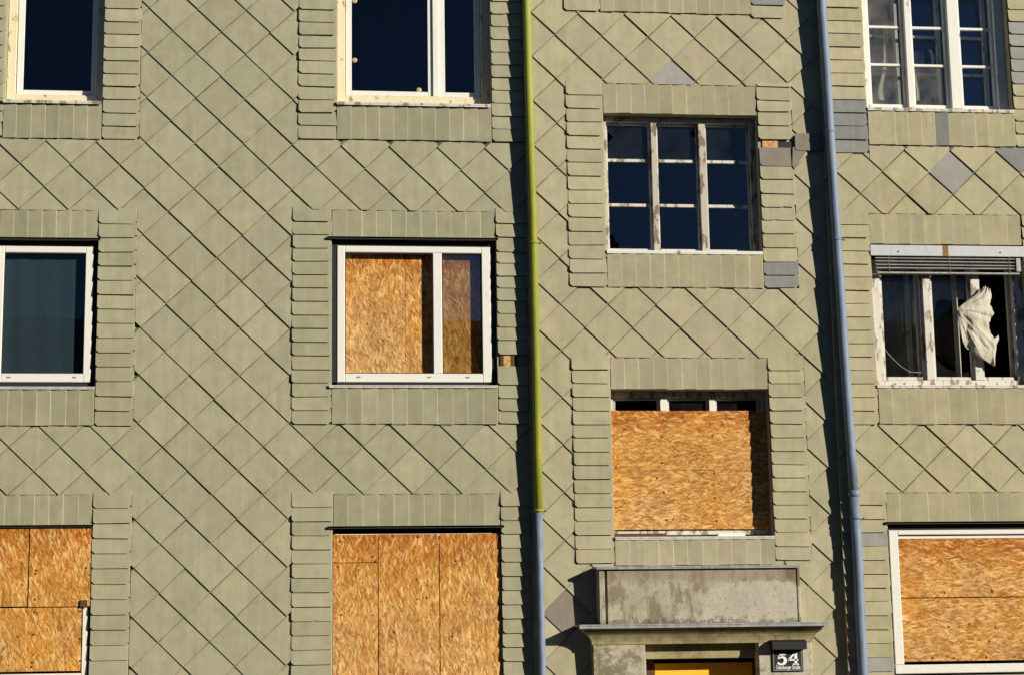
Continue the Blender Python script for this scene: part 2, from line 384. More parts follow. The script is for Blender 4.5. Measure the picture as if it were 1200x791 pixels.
def place(name, data, loc, parent=None, label=None):
    ob = bpy.data.objects.new(name, data); COL.objects.link(ob)
    ob.location = Vector(loc)-(WL[parent.name] if parent else Vector((0, 0, 0)))
    ob.parent = parent; WL[ob.name] = Vector(loc)
    if label: ob['label'] = label
    return ob
def tag(o, label, cat=None, group=None, kind=None):
    if label: o['label'] = label
    if cat: o['category'] = cat
    if group: o['group'] = group
    if kind: o['kind'] = kind
    return o
def thing(name, loc, label, cat, group=None): return tag(place(name, None, loc), label, cat, group)
def box(name, mat, parent, x0, x1, y0, y1, z0, z1, c=.003, label=None):
    return MB().cbox(min(x0, x1), max(x0, x1), min(y0, y1), max(y0, y1), min(z0, z1), max(z0, z1), c).build(name, mat, parent, label=label)

def clip(poly, f):
    out = []
    for i in range(len(poly)):
        a, b = poly[i], poly[(i+1) % len(poly)]; fa, fb = f(a), f(b)
        if fa >= 0: out.append(a)
        if (fa >= 0) != (fb >= 0):
            t = fa/(fa-fb); out.append((a[0]+t*(b[0]-a[0]), a[1]+t*(b[1]-a[1])))
    return out
def area(p): return abs(sum(p[i][0]*p[(i+1) % len(p)][1]-p[(i+1) % len(p)][0]*p[i][1] for i in range(len(p))))/2 if len(p) > 2 else 0
def clip_rect(p, r):
    for f in (lambda q: q[0]-r[0], lambda q: r[1]-q[0], lambda q: q[1]-r[2], lambda q: r[3]-q[1]):
        p = clip(p, f)
        if len(p) < 3: return []
    return p
def subtract(polys, r):
    res = []
    for p in polys:
        if area(clip_rect(p, r)) < 1e-6: res.append(p); continue
        rest = p
        for f in (lambda q: q[0]-r[0], lambda q: r[1]-q[0], lambda q: q[1]-r[2], lambda q: r[3]-q[1]):
            o = clip(rest, lambda q: -f(q))
            if area(o) > 4e-4: res.append(o)
            rest = clip(rest, f)
            if len(rest) < 3: break
    return res

# ------------------------------------------------------------------ ground and street (in front of the facade)
def structure(name, mb, mat): return tag(mb.build(name, mat), None, kind='structure')
GZ = -0.35
structure('ground', MB().add([(-900, -900, GZ-.16), (900, -900, GZ-.16), (900, 900, GZ-.16), (-900, 900, GZ-.16)], [(0, 1, 2, 3)]), 'earth')
structure('road', MB().add([(-200, -12, GZ-.13), (200, -12, GZ-.13), (200, -3.2, GZ-.13), (-200, -3.2, GZ-.13)], [(0, 1, 2, 3)]), 'asphalt')
structure('pavement', MB().box(-60, 60, -3.2, YL+.2, GZ-.3, GZ), 'paving')
structure('far_pavement', MB().box(-60, 60, -20.5, -12, GZ-.3, GZ), 'paving')
# the houses across the street: they shade the road and are mirrored in the panes
ho = MB().box(-70, 80, -31, -20.5, GZ-.1, 8.9)
for i in range(34):
    for z in (1.0, 4.2): ho.box(-66+i*4.2, -64.7+i*4.2, -20.5, -20.46, z, z+1.6)
ho.add([(-70, -20.2, 8.91), (80, -20.2, 8.91), (80, -25.7, 9.6), (-70, -25.7, 9.6), (80, -31.3, 8.91), (-70, -31.3, 8.91)], [(0, 1, 2, 3), (3, 2, 4, 5), (0, 3, 5), (1, 4, 2), (0, 5, 4, 1)])
structure('opposite_houses', ho, 'facade_far')

# ------------------------------------------------------------------ the three facade sections
left = thing('apartment_building', (-.4, 4.5, GZ), 'left wing of the tile-clad house, everything left of the green drainpipe', 'building')
mid = thing('stair_tower', (3.9, 4.5, GZ), 'middle bay of the facade with the doorway, between the green and the steel drainpipe', 'building')
right = thing('apartment_building', (8.0, 4.5, GZ), 'right wing of the tile-clad house, everything right of the steel drainpipe', 'building')
ZTOP = 11.2

SEC = {  # wall plane, x extent of cladding, grid phase/pitch/lean, tile material
 'L': dict(ob=left, Y=YL, x0=-4.6, x1=XM-.003, a=.2435, px=-.0496, b=.235, pz=.0577, lean=.0075, mat='tileL', lim=(-3.05, XM), ex=[], open=[], wall=(-6.5, XM)),
 'M': dict(ob=mid, Y=YM, x0=XM-.012, x1=XR-.003, a=.2445, px=-.0366, b=.2365, pz=.0416, lean=0., mat='tileM', lim=(XM-.1, XR), ex=[], open=[], wall=(XM, XR)),
 'R': dict(ob=right, Y=YR, x0=XR-.012, x1=9.3, a=.2475, px=-.1249, b=.2375, pz=.0051, lean=-.011, mat='tileR', lim=(XR-.1, 7.75), ex=[], open=[], wall=(XR, 11.))}

def rnd(a): return random.uniform(-a, a)
TT = .025                                       # how far a diamond leans out over the one below
def diamonds(S_):
    a, b, Y = S_['a'], S_['b'], S_['Y']; e = .016; stuff = MB()
    variants = []
    for i in range(5):
        poly = [(rnd(.003), b+e*1.3), (a+e*.6, e*.7), (a+.001, -.004+rnd(.0015)), (.002+rnd(.0015), -b-.002+rnd(.0015)), (-a+.001, -.002+rnd(.002)), (-a-e*.6, e*.7)]
        variants.append(MB().slab(poly, lambda x, z: -(.004+TT*(b-z)/(2*b)), .006))
    vm = []
    for v in variants:
        me = bpy.data.meshes.new('diamond_tile'); me.from_pydata(v.v, [], v.f); me.update()
        bm = bmesh.new(); bm.from_mesh(me); bmesh.ops.recalc_face_normals(bm, faces=bm.faces); bm.to_mesh(me); bm.free()
        me.materials.append(M['diamond'+S_['mat'][-1]]); vm.append((me, v))
    greys = S_.get('grey', [])
    i0, i1 = int((S_['x0']-1)/a)-1, int((S_['x1']+1)/a)+1
    for j in range(2, 42):
        for i in range(i0, i1+1):
            if (i+j) % 2: continue
            cz = S_['pz']+b*j; cx = S_['px']+a*i+S_['lean']*(cz-5)
            if cz < .5 or cz > 9.4: continue
            gm = None
            for (gx, gz, gmat) in greys:
                if abs(gx-cx)/a+abs(gz-cz)/b < 1: gm = gmat
            poly = [(cx, cz+b+e*1.3), (cx+a+e*.6, cz+e*.7), (cx+a+.001, cz-.004+rnd(.0015)), (cx+.002+rnd(.0015), cz-b-.002+rnd(.0015)), (cx-a+.001, cz-.002+rnd(.002)), (cx-a-e*.6, cz+e*.7)]
            full = area(poly)
            ps = clip_rect(poly, (S_['x0']+rnd(.004), S_['x1'], .5, 9.4)); ps = [ps] if len(ps) > 2 else []
            for r in S_['ex']: ps = subtract(ps, r)
            A = sum(area(p) for p in ps)
            if A < .004: continue
            vis = S_['lim'][0] < cx < S_['lim'][1]+.1 and 1.35 < cz < 8.6
            if A > full*.999 and vis:
                me, v = random.choice(vm)
                if gm:
                    me = me.copy(); me.materials.clear(); me.materials.append(M[gm])
                ob = place('diamond_tile', me, (cx+rnd(.0025), Y-abs(rnd(.003)), cz+rnd(.0025)), S_['ob'])
                ob.rotation_euler = (rnd(.006), rnd(.008), rnd(.006))
                if gm: ob['label'] = 'grey replacement diamond tile'
                continue
            dy = abs(rnd(.003)); rx, rz = rnd(.005), rnd(.005)
            yf = lambda x, z: Y-dy-(.004+TT*(cz+b-z)/(2*b))+rx*(z-cz)+rz*(x-cx)
            if vis:
                mb = MB()
                for p in ps: mb.slab(p, yf, .006)
                mb.build('diamond_tile', gm or 'diamond'+S_['mat'][-1], S_['ob'], origin=(cx, Y, cz), label='grey replacement diamond tile' if gm else None)
            else:
                for p in ps: stuff.slab(p, yf, .006)
    if stuff.v:
        tag(stuff.build('tile_cladding', S_['mat'], S_['ob']), None, kind='stuff')

ROW = .1405
def side_strip(S_, xa, xb, z0, z1, cuts=None, mats=(), chr_=True, pitch=ROW):
    """horizontal weatherboard tiles beside a window, each lapping over the one below"""
    Y = S_['Y']
    if cuts is None:
        n_ = max(1, round((z1-z0)/pitch)); h = (z1-z0)/n_
        cuts = []
        z = z0
        for k in range(n_): cuts.append((z+h, z)); z += h
    for (zt, zb) in cuts:
        mat = S_['mat']; lab = None
        for (za, zc, mm) in mats:
            if za < (zt+zb)/2 < zc: mat = mm
        if mat == 'skip': continue
        if mat != S_['mat']: lab = {'tileG': 'grey replacement strip tile', 'tileH': 'pale grey replacement strip tile', 'tileB': 'taupe replacement strip tile'}.get(mat)
        h = zt-zb; xl, xr = xa+rnd(.004), xb+rnd(.004); b0, b1 = zb+rnd(.004), zb+rnd(.004); c = .022+rnd(.005)
        c2 = c if (chr_ and random.random() < .75) else .004
        poly = [(xl, zt+.012), (xl, b0+c), (xl+c*1.1, b0), (xr-c2*1.1, b1), (xr, b1+c2), (xr, zt+.012)]
        if random.random() < .03:                # a chipped lower edge
            xm = xl+(xr-xl)*random.uniform(.3, .7); poly[3:3] = [(xm-.02, b0+.001), (xm, b0+.008), (xm+.03, b1+.002)]
        o0 = .021+abs(rnd(.002)); o1 = o0+.0115+abs(rnd(.008)); tw = rnd(.01)
        MB().lapslab(poly, lambda x, z: Y-(o1+(o0-o1)*(z-zb)/h)+tw*(x-xl), .0065, len(poly)-2, .005).build('strip_tile', mat, S_['ob'], label=lab)
def upright_row(S_, xa, xb, z0, z1, base, mats=(), pitch=.1465):
    """narrow upright tiles above or below a window, each lapping over its right-hand neighbour"""
    Y = S_['Y']; n_ = max(1, round((xb-xa)/pitch)); w = (xb-xa)/n_
    for k in range(n_):
        x0 = xa+k*w+rnd(.004); x1 = xa+(k+1)*w+rnd(.004)
        mat = S_['mat']
        for (ga, gb, mm) in mats:
            if ga < (x0+x1)/2 < gb: mat = mm
        za, zb = z0+rnd(.004), z1+rnd(.002)
        if k == n_-1: x1 = xb-.004
        o0 = base; o1 = base+.011+abs(rnd(.003))
        poly = [(x0-.008 if k else x0+.003, za), (x1, za+rnd(.002)), (x1+rnd(.003), zb), (x0-.008 if k else x0+.003, zb)]
        MB().lapslab(poly, lambda x, z: Y-(o0+(o1-o0)*(x-x0)/w), .0075, 1, .005+rnd(.002)).build('upright_tile', mat, S_['ob'], label='grey replacement upright tile' if mat == 'tileG' else None)

def surround(S_, xl, x0, x1, xr, zh, zt, zb, zs, lcuts=None, rcuts=None, lm=(), rm=(), um=(), header=True, ls=True, rs=True, zls=None, zrs=None):
    zls = zs if zls is None else zls; zrs = zs if zrs is None else zrs
    if ls: side_strip(S_, xl, x0-.004, zls, zh, lcuts, lm)
    if rs: side_strip(S_, x1+.004, xr, zrs, zh, rcuts, rm, chr_=False if xr < XM+.05 and S_['Y'] == YL and xr > 2.2 else True)
    if header and zh > zt: upright_row(S_, x0, x1, zt, zh, .006, um)
    if zs < zb: upright_row(S_, x0, x1, zs, zb, .030, um)
    S_['ex'] += [(x0-.003, x1+.003, zs-.0, zh-.012)]
    if ls: S_['ex'].append((xl-.003, x0+.003, zls, zh-.012))
    if rs: S_['ex'].append((x1-.003, xr+.003, zrs, zh-.012))

# openings, measured on the photograph and converted to metres
OP = {}
def opening(key, S_, l, r, t, b):
    Y = S_['Y']; OP[key] = (PX(*l, Y), PX(*r, Y), PZ(*b, Y), PZ(*t, Y)); S_['open'].append(OP[key]); return OP[key]
L_, M_, R__ = SEC['L'], SEC['M'], SEC['R']
opening('A2', L_, (-6, 395), (113.5, 370), (60, 281.5), (60, 455.4))
xA0, xA1 = PX(4.5, 125), PX(120.6, 110)
zA1b = PZ(60, 122.5); OP['A1'] = (xA0, xA1, zA1b, zA1b+1.52); L_['open'].append(OP['A1'])
zA3t = PZ(60, 616.5); OP['A3'] = (xA0, PX(107, 680), zA3t-1.50, zA3t); L_['open'].append(OP['A3'])
OP['A2'] = (xA0, OP['A2'][1], OP['A2'][2], OP['A2'][3]); L_['open'][0] = OP['A2']
zB1b = PZ(480, 125.5); OP['B1'] = (PX(395, 80), PX(575, 80), zB1b, zB1b+1.52); L_['open'].append(OP['B1'])
opening('B2', L_, (388.8, 370), (582, 370), (480, 281), (480, 453.7))
zB3t = PZ(480, 617.5); OP['B3'] = (PX(389.8, 700), PX(588, 700), zB3t-1.50, zB3t); L_['open'].append(OP['B3'])
opening('M1', M_, (708.6, 215), (890, 215), (800, 134.5), (800, 297))
opening('M2', M_, (717.6, 545), (903.5, 545), (810, 456), (810, 631))
zC1b = PZ(1100, 131.5, YR); OP['C1'] = (PX(1012.5, 70, YR), PX(1183, 70, YR), zC1b, zC1b+1.52); R__['open'].append(OP['C1'])
opening('C2', R__, (1024.5, 390), (1204, 390), (1100, 287), (1100, 454))
zC3t = PZ(1100, 612.5, YR); OP['C3'] = (PX(1043.5, 700, YR), OP['C2'][1], PZ(1100, 791, YR), zC3t); R__['open'].append(OP['C3'])

# surrounds ------------------------------------------------------------
zh2 = PZ(60, 245.6); zh2b = PZ(480, 246.4)
wA = PX(163, 170)
o = OP['A1']; surround(L_, o[0]-.37, o[0], o[1], wA, o[3]+.31, o[3], o[2], PZ(60, 163.3), zrs=PZ(140, 164.4))
o = OP['A2']; surround(L_, o[0]-.37, o[0], o[1], PX(158.3, 370), zh2, o[3], o[2], PZ(60, 498.7))
o = OP['A3']; surround(L_, o[0]-.37, o[0], o[1], PX(152.8, 680), PZ(60, 578), o[3], o[2], o[2]-.36)
o = OP['B1']; surround(L_, PX(350, 110), o[0], o[1], XM-.008, o[3]+.31, o[3], o[2], PZ(480, 165.6))
o = OP['B2']
b2c = []
ys = [246.4, 263, 279, 296, 309, 324, 338, 353, 368, 384, 399, 416]
b2c = [(PZ(590, ys[i]), PZ(590, ys[i+1])) for i in range(len(ys)-1)]+[(PZ(590, 429.3)-.012, PZ(590, 451)), (PZ(590, 451), PZ(590, 467)), (PZ(590, 467), PZ(590, 482)), (PZ(590, 482), PZ(590, 496.5))]
surround(L_, PX(342.4, 370), o[0], o[1], XM-.008, zh2b, o[3], o[2], PZ(480, 497), rcuts=b2c)
o = OP['B3']; surround(L_, PX(341.6, 690), o[0], o[1], XM-.008, PZ(480, 577.2), o[3], o[2], o[2]-.36)
# middle bay
o = OP['M1']
ys = [99.5, 103, 119, 132, 148.5, 164.5]
m1c = [(PZ(905, ys[i], YM), PZ(905, ys[i+1], YM)) for i in range(len(ys)-1)]+[(PZ(905, 174, YM)-.012, PZ(905, 195.6, YM))]
ys = [195.6, 211, 228, 243.6, 259, 275, 291, 308, 323, 338]
m1c += [(PZ(910, ys[i], YM), PZ(910, ys[i+1], YM)) for i in range(len(ys)-1)]
surround(M_, PX(665, 215, YM), o[0], o[1], PX(930.5, 215, YM), PZ(800, 99, YM), o[3], o[2], PZ(800, 337.6, YM), rcuts=m1c,
         rm=[(PZ(910, 337, YM)-.1, PZ(910, 307, YM), 'tileG'), (PZ(905, 194, YM), PZ(905, 176, YM), 'tileB')])
o = OP['M2']; surround(M_, PX(672, 540, YM), o[0], o[1], PX(946, 540, YM), PZ(800, 418, YM), o[3], o[2], PZ(800, 662, YM), zls=PZ(690, 659.5, YM), zrs=PZ(930, 656, YM))
# the sill strip of the window above the frame
xl, x0, x1, xr = PX(660.5, 5, YM), PX(703, 5, YM), PX(879, 5, YM), PX(919, 5, YM)
z0 = PZ(780, 16.5, YM); S_ = M_
side_strip(M_, xl, x0-.004, z0, z0+ROW*6); side_strip(M_, x1+.004, xr, z0-.03, z0-.03+ROW*6, mats=[(z0+.1, z0+.3, 'tileG')])
upright_row(M_, x0, x1, z0, z0+.38, .030)
M_['ex'] += [(xl, xr, z0, z0+.84)]
# right wing
o = OP['C1']
surround(R__, XR-.012, o[0], o[1], o[1]+.37, o[3]+.31, o[3], o[2], PZ(1100, 171.8, YR), zls=PZ(990, 180, YR), zrs=PZ(1195, 173, YR),
         lm=[(PZ(990, 181, YR), PZ(990, 119, YR), 'tileG')], rm=[(PZ(1192, 102, YR), PZ(1190, 24, YR), 'tileH')],
         um=[(PX(1096, 150, YR), PX(1113, 150, YR), 'tileG')])
o = OP['C2']; surround(R__, XR-.012, o[0], o[1], o[1]+.37, PZ(1100, 250.4, YR), o[3], o[2], PZ(1100, 497, YR))
o = OP['C3']; surround(R__, XR-.012, o[0], o[1], o[1]+.37, PZ(1100, 575.5, YR), o[3], o[2], o[2]-.36,
                       lm=[(PZ(1020, 646, YR), PZ(1020, 628, YR), 'tileH'), (PZ(1020, 792, YR), PZ(1020, 776, YR), 'tileH')])
# no diamonds behind the doorway and its parapet
M_['ex'].append((PX(705, 720, YM), PX(936, 720, YM), .3, PZ(800, 664, YM)))
L_['grey'] = []
M_['grey'] = [(*P(785, 82, YM), 'tileH'), (*P(663, 712, YM), 'tileB')]
R__['grey'] = [(*P(1116, 200, YR), 'tileH'), (*P(1192, 180, YR), 'tileG')]
for S_ in SEC.values(): diamonds(S_)

# replaced pieces and battens laid bare beside the middle window
Y = YM
zt, zb = PZ(940, 158.5, Y), PZ(940, 178, Y)
x0, x1 = PX(930.6, 168, Y), XR-.005
MB().slab([(x0, zt), (x1, zt+.01), (x1, zb), (x0+.01, zb), (x0, zb+.012)], lambda x, z: Y-.043, .006).build('strip_tile', 'tileB', mid, label='taupe patch tile beside the missing tile')
q = [P(928, 174, Y), P(946, 175, Y), P(930, 200, Y), P(927.5, 195, Y)]
MB().slab(q, lambda x, z: Y-.037, .006).build('strip_tile', 'tileB', mid, label='slanted taupe patch tile')
def batten(xa, ya, xb, yb, Y, mat, ob): MB().box(PX(xa, ya, Y), PX(xb, ya, Y), Y-.014, Y-.002, PZ(xa, yb, Y), PZ(xa, ya, Y)).build('batten', mat, ob)
batten(893, 165, 911, 176, YM, 'wood', mid); batten(911.5, 167, 930, 176, YM, 'gasket', mid)  # second box is near-black to darken the open gap
batten(586, 415, 590, 430, YL, 'wood_dark', left); batten(590, 415, 598, 430, YL, 'wood', left); batten(598.5, 417, 606, 430, YL, 'wood_dark', left)
S_dummy = None

# walls with real openings ---------------------------------------------
def wall(S_, zbot, extra=()):
    x0, x1 = S_['wall']; y0 = S_['Y']; y1 = .32
    holes = list(S_['open'])+list(extra)
    xs = sorted({x0, x1, *[h[0] for h in holes], *[h[1] for h in holes]}); zs = sorted({zbot, ZTOP, *[h[2] for h in holes], *[h[3] for h in holes]})
    xs = [x for x in xs if x0 <= x <= x1]; zs = [z for z in zs if zbot <= z <= ZTOP]
    full = lambda i, j: 0 <= i < len(xs)-1 and 0 <= j < len(zs)-1 and not any(h[0] < (xs[i]+xs[i+1])/2 < h[1] and h[2] < (zs[j]+zs[j+1])/2 < h[3] for h in holes)
    mb = MB()
    for i in range(len(xs)-1):
        for j in range(len(zs)-1):
            if not full(i, j): continue
            a, b, c, d = xs[i], xs[i+1], zs[j], zs[j+1]
            mb.add([(a, y0, c), (b, y0, c), (b, y0, d), (a, y0, d)], [(0, 1, 2, 3)]); mb.add([(a, y1, c), (b, y1, c), (b, y1, d), (a, y1, d)], [(3, 2, 1, 0)])
            if not full(i-1, j): mb.add([(a, y0, c), (a, y1, c), (a, y1, d), (a, y0, d)], [(0, 1, 2, 3)])
            if not full(i+1, j): mb.add([(b, y0, c), (b, y1, c), (b, y1, d), (b, y0, d)], [(3, 2, 1, 0)])
            if not full(i, j-1): mb.add([(a, y0, c), (b, y0, c), (b, y1, c), (a, y1, c)], [(0, 1, 2, 3)])
            if not full(i, j+1): mb.add([(a, y0, d), (b, y0, d), (b, y1, d), (a, y1, d)], [(3, 2, 1, 0)])
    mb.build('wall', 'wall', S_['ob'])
    # dark rooms behind: floors, party walls, back wall, roof
    r = MB(); g = .004
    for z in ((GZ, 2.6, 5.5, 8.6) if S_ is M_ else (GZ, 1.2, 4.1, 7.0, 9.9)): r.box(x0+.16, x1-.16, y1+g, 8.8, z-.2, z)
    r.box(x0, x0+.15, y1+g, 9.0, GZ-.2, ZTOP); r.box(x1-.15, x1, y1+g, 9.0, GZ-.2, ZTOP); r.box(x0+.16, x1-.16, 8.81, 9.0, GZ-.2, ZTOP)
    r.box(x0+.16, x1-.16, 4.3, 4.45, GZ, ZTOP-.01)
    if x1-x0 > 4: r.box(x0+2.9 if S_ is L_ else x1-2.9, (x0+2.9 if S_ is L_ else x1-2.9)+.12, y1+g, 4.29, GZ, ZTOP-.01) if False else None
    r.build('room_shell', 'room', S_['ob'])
    MB().add([(x0, -.55+y0, ZTOP), (x1, -.55+y0, ZTOP), (x1, 4.6, ZTOP+3.2), (x0, 4.6, ZTOP+3.2), (x1, 9.5, ZTOP), (x0, 9.5, ZTOP), (x0, -.55+y0, ZTOP+.12), (x1, -.55+y0, ZTOP+.12)],
             [(6, 7, 2, 3), (3, 2, 4, 5), (0, 1, 7, 6), (0, 5, 4, 1), (0, 6, 3, 5), (1, 4, 2, 7)]).build('roof', 'roof', S_['ob'])
dX0, dX1, dZ1 = PX(757, 770, YM), PX(893.5, 770, YM), PZ(820, 753, YM)
wall(L_, GZ-.1); wall(M_, GZ-.1, [(dX0, dX1, GZ-.1, dZ1)]); wall(R__, GZ-.1)

# ------------------------------------------------------------------ windows
def frame4(mb, x0, x1, z0, z1, wl_, wr, wt, wb, y0, y1, c=.004):
    mb.cbox(x0, x0+wl_, y0, y1, z0, z1, c); mb.cbox(x1-wr, x1, y0, y1, z0, z1, c)
    mb.cbox(x0+wl_+.0008, x1-wr-.0008, y0+.0012, y1, z1-wt, z1, c); mb.cbox(x0+wl_+.0008, x1-wr-.0008, y0+.0012, y1, z0, z0+wb, c)
    return mb
def sash(win, mat, x0, x1, z0, z1, w, y0, y1, glass=None, name='sash', gy=None, wb=None):
    frame4(MB(), x0, x1, z0, z1, w, w, w, wb or w, y0, y1).build(name, mat, win)
    if glass:
        gy = gy if gy is not None else y0+.022
        MB().box(x0+w-.004, x1-w+.004, gy, gy+.004, z0+(wb or w)-.004, z1-w+.004).build('pane', glass, win)
def sill(ob, x0, x1, z, Y, mat='sillmetal', proj=.06, th=.016, depth=.15):
    mb = MB(); mb.cbox(x0, x1, Y-proj, Y+depth, z, z+th, .002); mb.cbox(x0+.002, x1-.002, Y-proj, Y-proj+.004, z-.014, z-.001, .001)
    return mb.build('sill', mat, ob)
def drip(ob, x0, x1, z, Y, proj=.055, h=.05):
    return MB().box(x0, x1, Y-proj, Y-.002, z-.004, z+.012).box(x0, x1, Y-proj, Y-proj+.004, z-.012, z+.012).build('drip_edge', 'darkmetal', ob)  # near-black colour stands for the shadow band under the header
def jamb_gap(win, x0, x1, z0, z1, y0, y1):
    """dark joint filling between frame and masonry"""
    return frame4(MB(), x0, x1, z0, z1, .02, .02, .02, .02, y0, y1, .001).build('joint', 'gasket', win)

# top-left window: old timber outside, white sash inside
def timber_white(key, glass_l, glass_r, glass_b, mull=None, label=None):
    x0, x1, z0, z1 = OP[key]; yf = .120; ys = .155
    w = frame4(MB(), x0+.002, x1-.002, z0+.02, z1-.002, .085, .085, .07, PZ(60 if key == 'A1' else 480, glass_b, ys+.02)-.056-z0-.02, yf, yf+.10).build('window', 'paint_cream', left, label=label)
    gb = PZ(60 if key == 'A1' else 480, glass_b, ys+.02)
    gl = [PX(a, 60, ys+.02) for a in glass_l]; gr = [PX(a, 60, ys+.02) for a in glass_r]
    ix0, ix1 = x0+.088, x1-.088
    if mull is None:
        spans = [(gl[0]-.062, gr[0]+.062, gl[0], gr[0])]
    else:
        ma, mb_ = PX(mull[0], 60, yf), PX(mull[1], 60, yf)
        spans = [(gl[0]-.06, ma, gl[0], gr[0]), (mb_, gr[1]+.06, gl[1], gr[1])]
        MB().cbox(ma+.002, mb_-.002, yf+.012, yf+.09, PZ(480, glass_b, ys+.02)-.054, z1-.073).build('mullion', 'pvc', w)
    for (a, b, c, d) in spans:
        s = MB(); zb = gb-.052
        s.cbox(a, c, ys, ys+.05, zb, z1-.075); s.cbox(d, b, ys, ys+.05, zb, z1-.075)
        s.cbox(c+.001, d-.001, ys+.001, ys+.05, zb, gb); s.cbox(c+.001, d-.001, ys+.001, ys+.05, z1-.135, z1-.075)
        so = s.build('sash', 'pvc', w)
        MB().box(c-.004, d+.004, ys+.02, ys+.026, gb-.004, z1-.13).build('pane', 'glass_blue', w)
    MB().cbox(x0+.09, x1-.09, yf-.02, yf-.001, z0+.035, z0+.058).build('weather_bar', 'paint_peel', w)
    sill(w, x0-.005, x1-.01, z0+.004, YL, 'paint_peel', .062, .02)
    return w, ys
wA1, ys = timber_white('A1', [28.5], [108], 107, label='tall single window with cream outer frame')
wB1, ys = timber_white('B1', [412, 521], [501, 555.5], 108.5, (507, 513.5), label='two-part window with cream outer frame and dark panes')
for (px_, py_) in ((415.5, 1.5), (415.5, 71), (491, 106)):
    x, z = P(px_, py_, .17); MB().tube([(x, .174, z), (x, .170, z), (x, .167, z)], [.026, .026, .02], 16).tube([(x, .1672, z), (x, .164, z)], .008, 8).build('fixing_washer', 'screw', wB1)

# white plastic windows of the second row
def pvc(key, ob, Y, d, parts, gt, gb, label, ref, glass):
    x0, x1, z0, z1 = OP[key]; yf = Y+d
    zt_, zb_ = PZ(ref, gt[0], yf), PZ(ref, gb[1], yf)
    xa, xb = parts['outer']; w = MB()
    gz1, gz0 = PZ(ref, gt[1], yf), PZ(ref, gb[0], yf)
    xs = parts['panes']
    w.cbox(xa, xs[0][0], yf, yf+.075, zb_, zt_, .006); w.cbox(xs[-1][1], xb, yf, yf+.075, zb_, zt_, .006)
    w.cbox(xs[0][0]+.001, xs[-1][1]-.001, yf+.001, yf+.075, gz1, zt_, .006); w.cbox(xs[0][0]+.001, xs[-1][1]-.001, yf+.001, yf+.075, zb_, gz0, .006)
    win = w.build('window', 'pvc', ob, label=label)
    for i in range(len(xs)-1): MB().cbox(xs[i][1]+.001, xs[i+1][0]-.001, yf+.002, yf+.075, gz0+.001, gz1-.001, .006).build('mullion', 'pvc', win)
    for i, (a, b) in enumerate(xs):
        g = MB(); frame4(g, a-.002, b+.002, gz0-.002, gz1+.002, .011, .011, .011, .011, yf+.012, yf+.03, .001).build('gasket', 'gasket', win)
        if glass[i]: MB().box(a-.003, b+.003, yf+.031, yf+.045, gz0-.003, gz1+.003).build('pane', glass[i], win)
    n_ = 3 if len(xs) > 1 else 2
    for k in range(n_):
        x = xs[0][0]+(xs[-1][1]-xs[0][0])*((.1, .9) if n_ == 2 else (.1, .61, .89))[k]
        MB().box(x-.018, x+.018, yf-.004, yf-.0005, gz0-.042, gz0-.030).build('drain_cap', 'rim', win)
    j = MB(); j.box(x0+.001, xa-.001, yf+.012, yf+.05, zb_, z1-.001); j.box(xb+.001, x1-.001, yf+.012, yf+.05, zb_, z1-.001); j.box(xa, xb, yf+.012, yf+.05, zt_+.001, z1-.001); j.box(xa, xb, yf+.02, yf+.05, z0+.018, zb_-.001)
    j.build('joint', 'gasket', win)
    sill(win, x0-.03, x1+.0, z0+.002, Y, 'sillmetal', .05, .014)
    drip(win, x0-(.045 if key == 'B2' else .02), x1+.02, z1, Y)
    return win
yf = .018
wA2 = pvc('A2', left, YL, .018, dict(outer=(PX(-8, 370, yf), PX(108, 370, yf)), panes=[(PX(3, 370, yf), PX(98.7, 370, yf))]), (289, 296.5), (437.5, 447.5), 'single-pane white plastic window with a hazy curtain behind', 60, ['glass_soft'])
wB2 = pvc('B2', left, YL, .018, dict(outer=(PX(395, 370, yf), PX(575.5, 370, yf)), panes=[(PX(404.2, 370, yf), PX(507.5, 370, yf)), (PX(518.3, 370, yf), PX(565, 370, yf))]), (289, 296.5), (437.5, 447.5), 'white plastic window of two unequal panes with chipboard behind', 480, [None, 'glass_double'])

# boarded windows of the third row: the frames behind the boards
def boarded(key, ob, Y, d, w, label, ref_t=.02, mat='pvc', wt=.05):
    x0, x1, z0, z1 = OP[key]; yf = Y+d
    win = frame4(MB(), x0+.02, x1-.02, z0+.02, z1-ref_t, w, w, wt, .09, yf, yf+.07, .005).build('window', mat, ob, label=label)
    MB().box(x0+.02+w-.004, x1-.02-w+.004, yf+.03, yf+.045, z0+.106, z1-ref_t-wt+.004).build('pane', 'glass', win)
    for a, b in ((x0+.001, x0+.019), (x1-.019, x1-.001)): MB().box(a, b, yf+.012, yf+.05, z0+.02, z1-.001).build('joint', 'gasket', win)
    sill(win, x0-.02, x1, z0+.002, Y)
    return win
wA3 = boarded('A3', left, YL, .003, .055, 'window at lower left, boarded over, a strip of its white frame bare')
drip(wA3, OP['A3'][0]-.03, OP['A3'][1]+.01, OP['A3'][3], YL, .045)
wB3 = boarded('B3', left, YL, .04, .05, 'window hidden behind upright chipboard sheets', .055)
drip(wB3, OP['B3'][0]-.05, OP['B3'][1]+.03, OP['B3'][3], YL, .05)

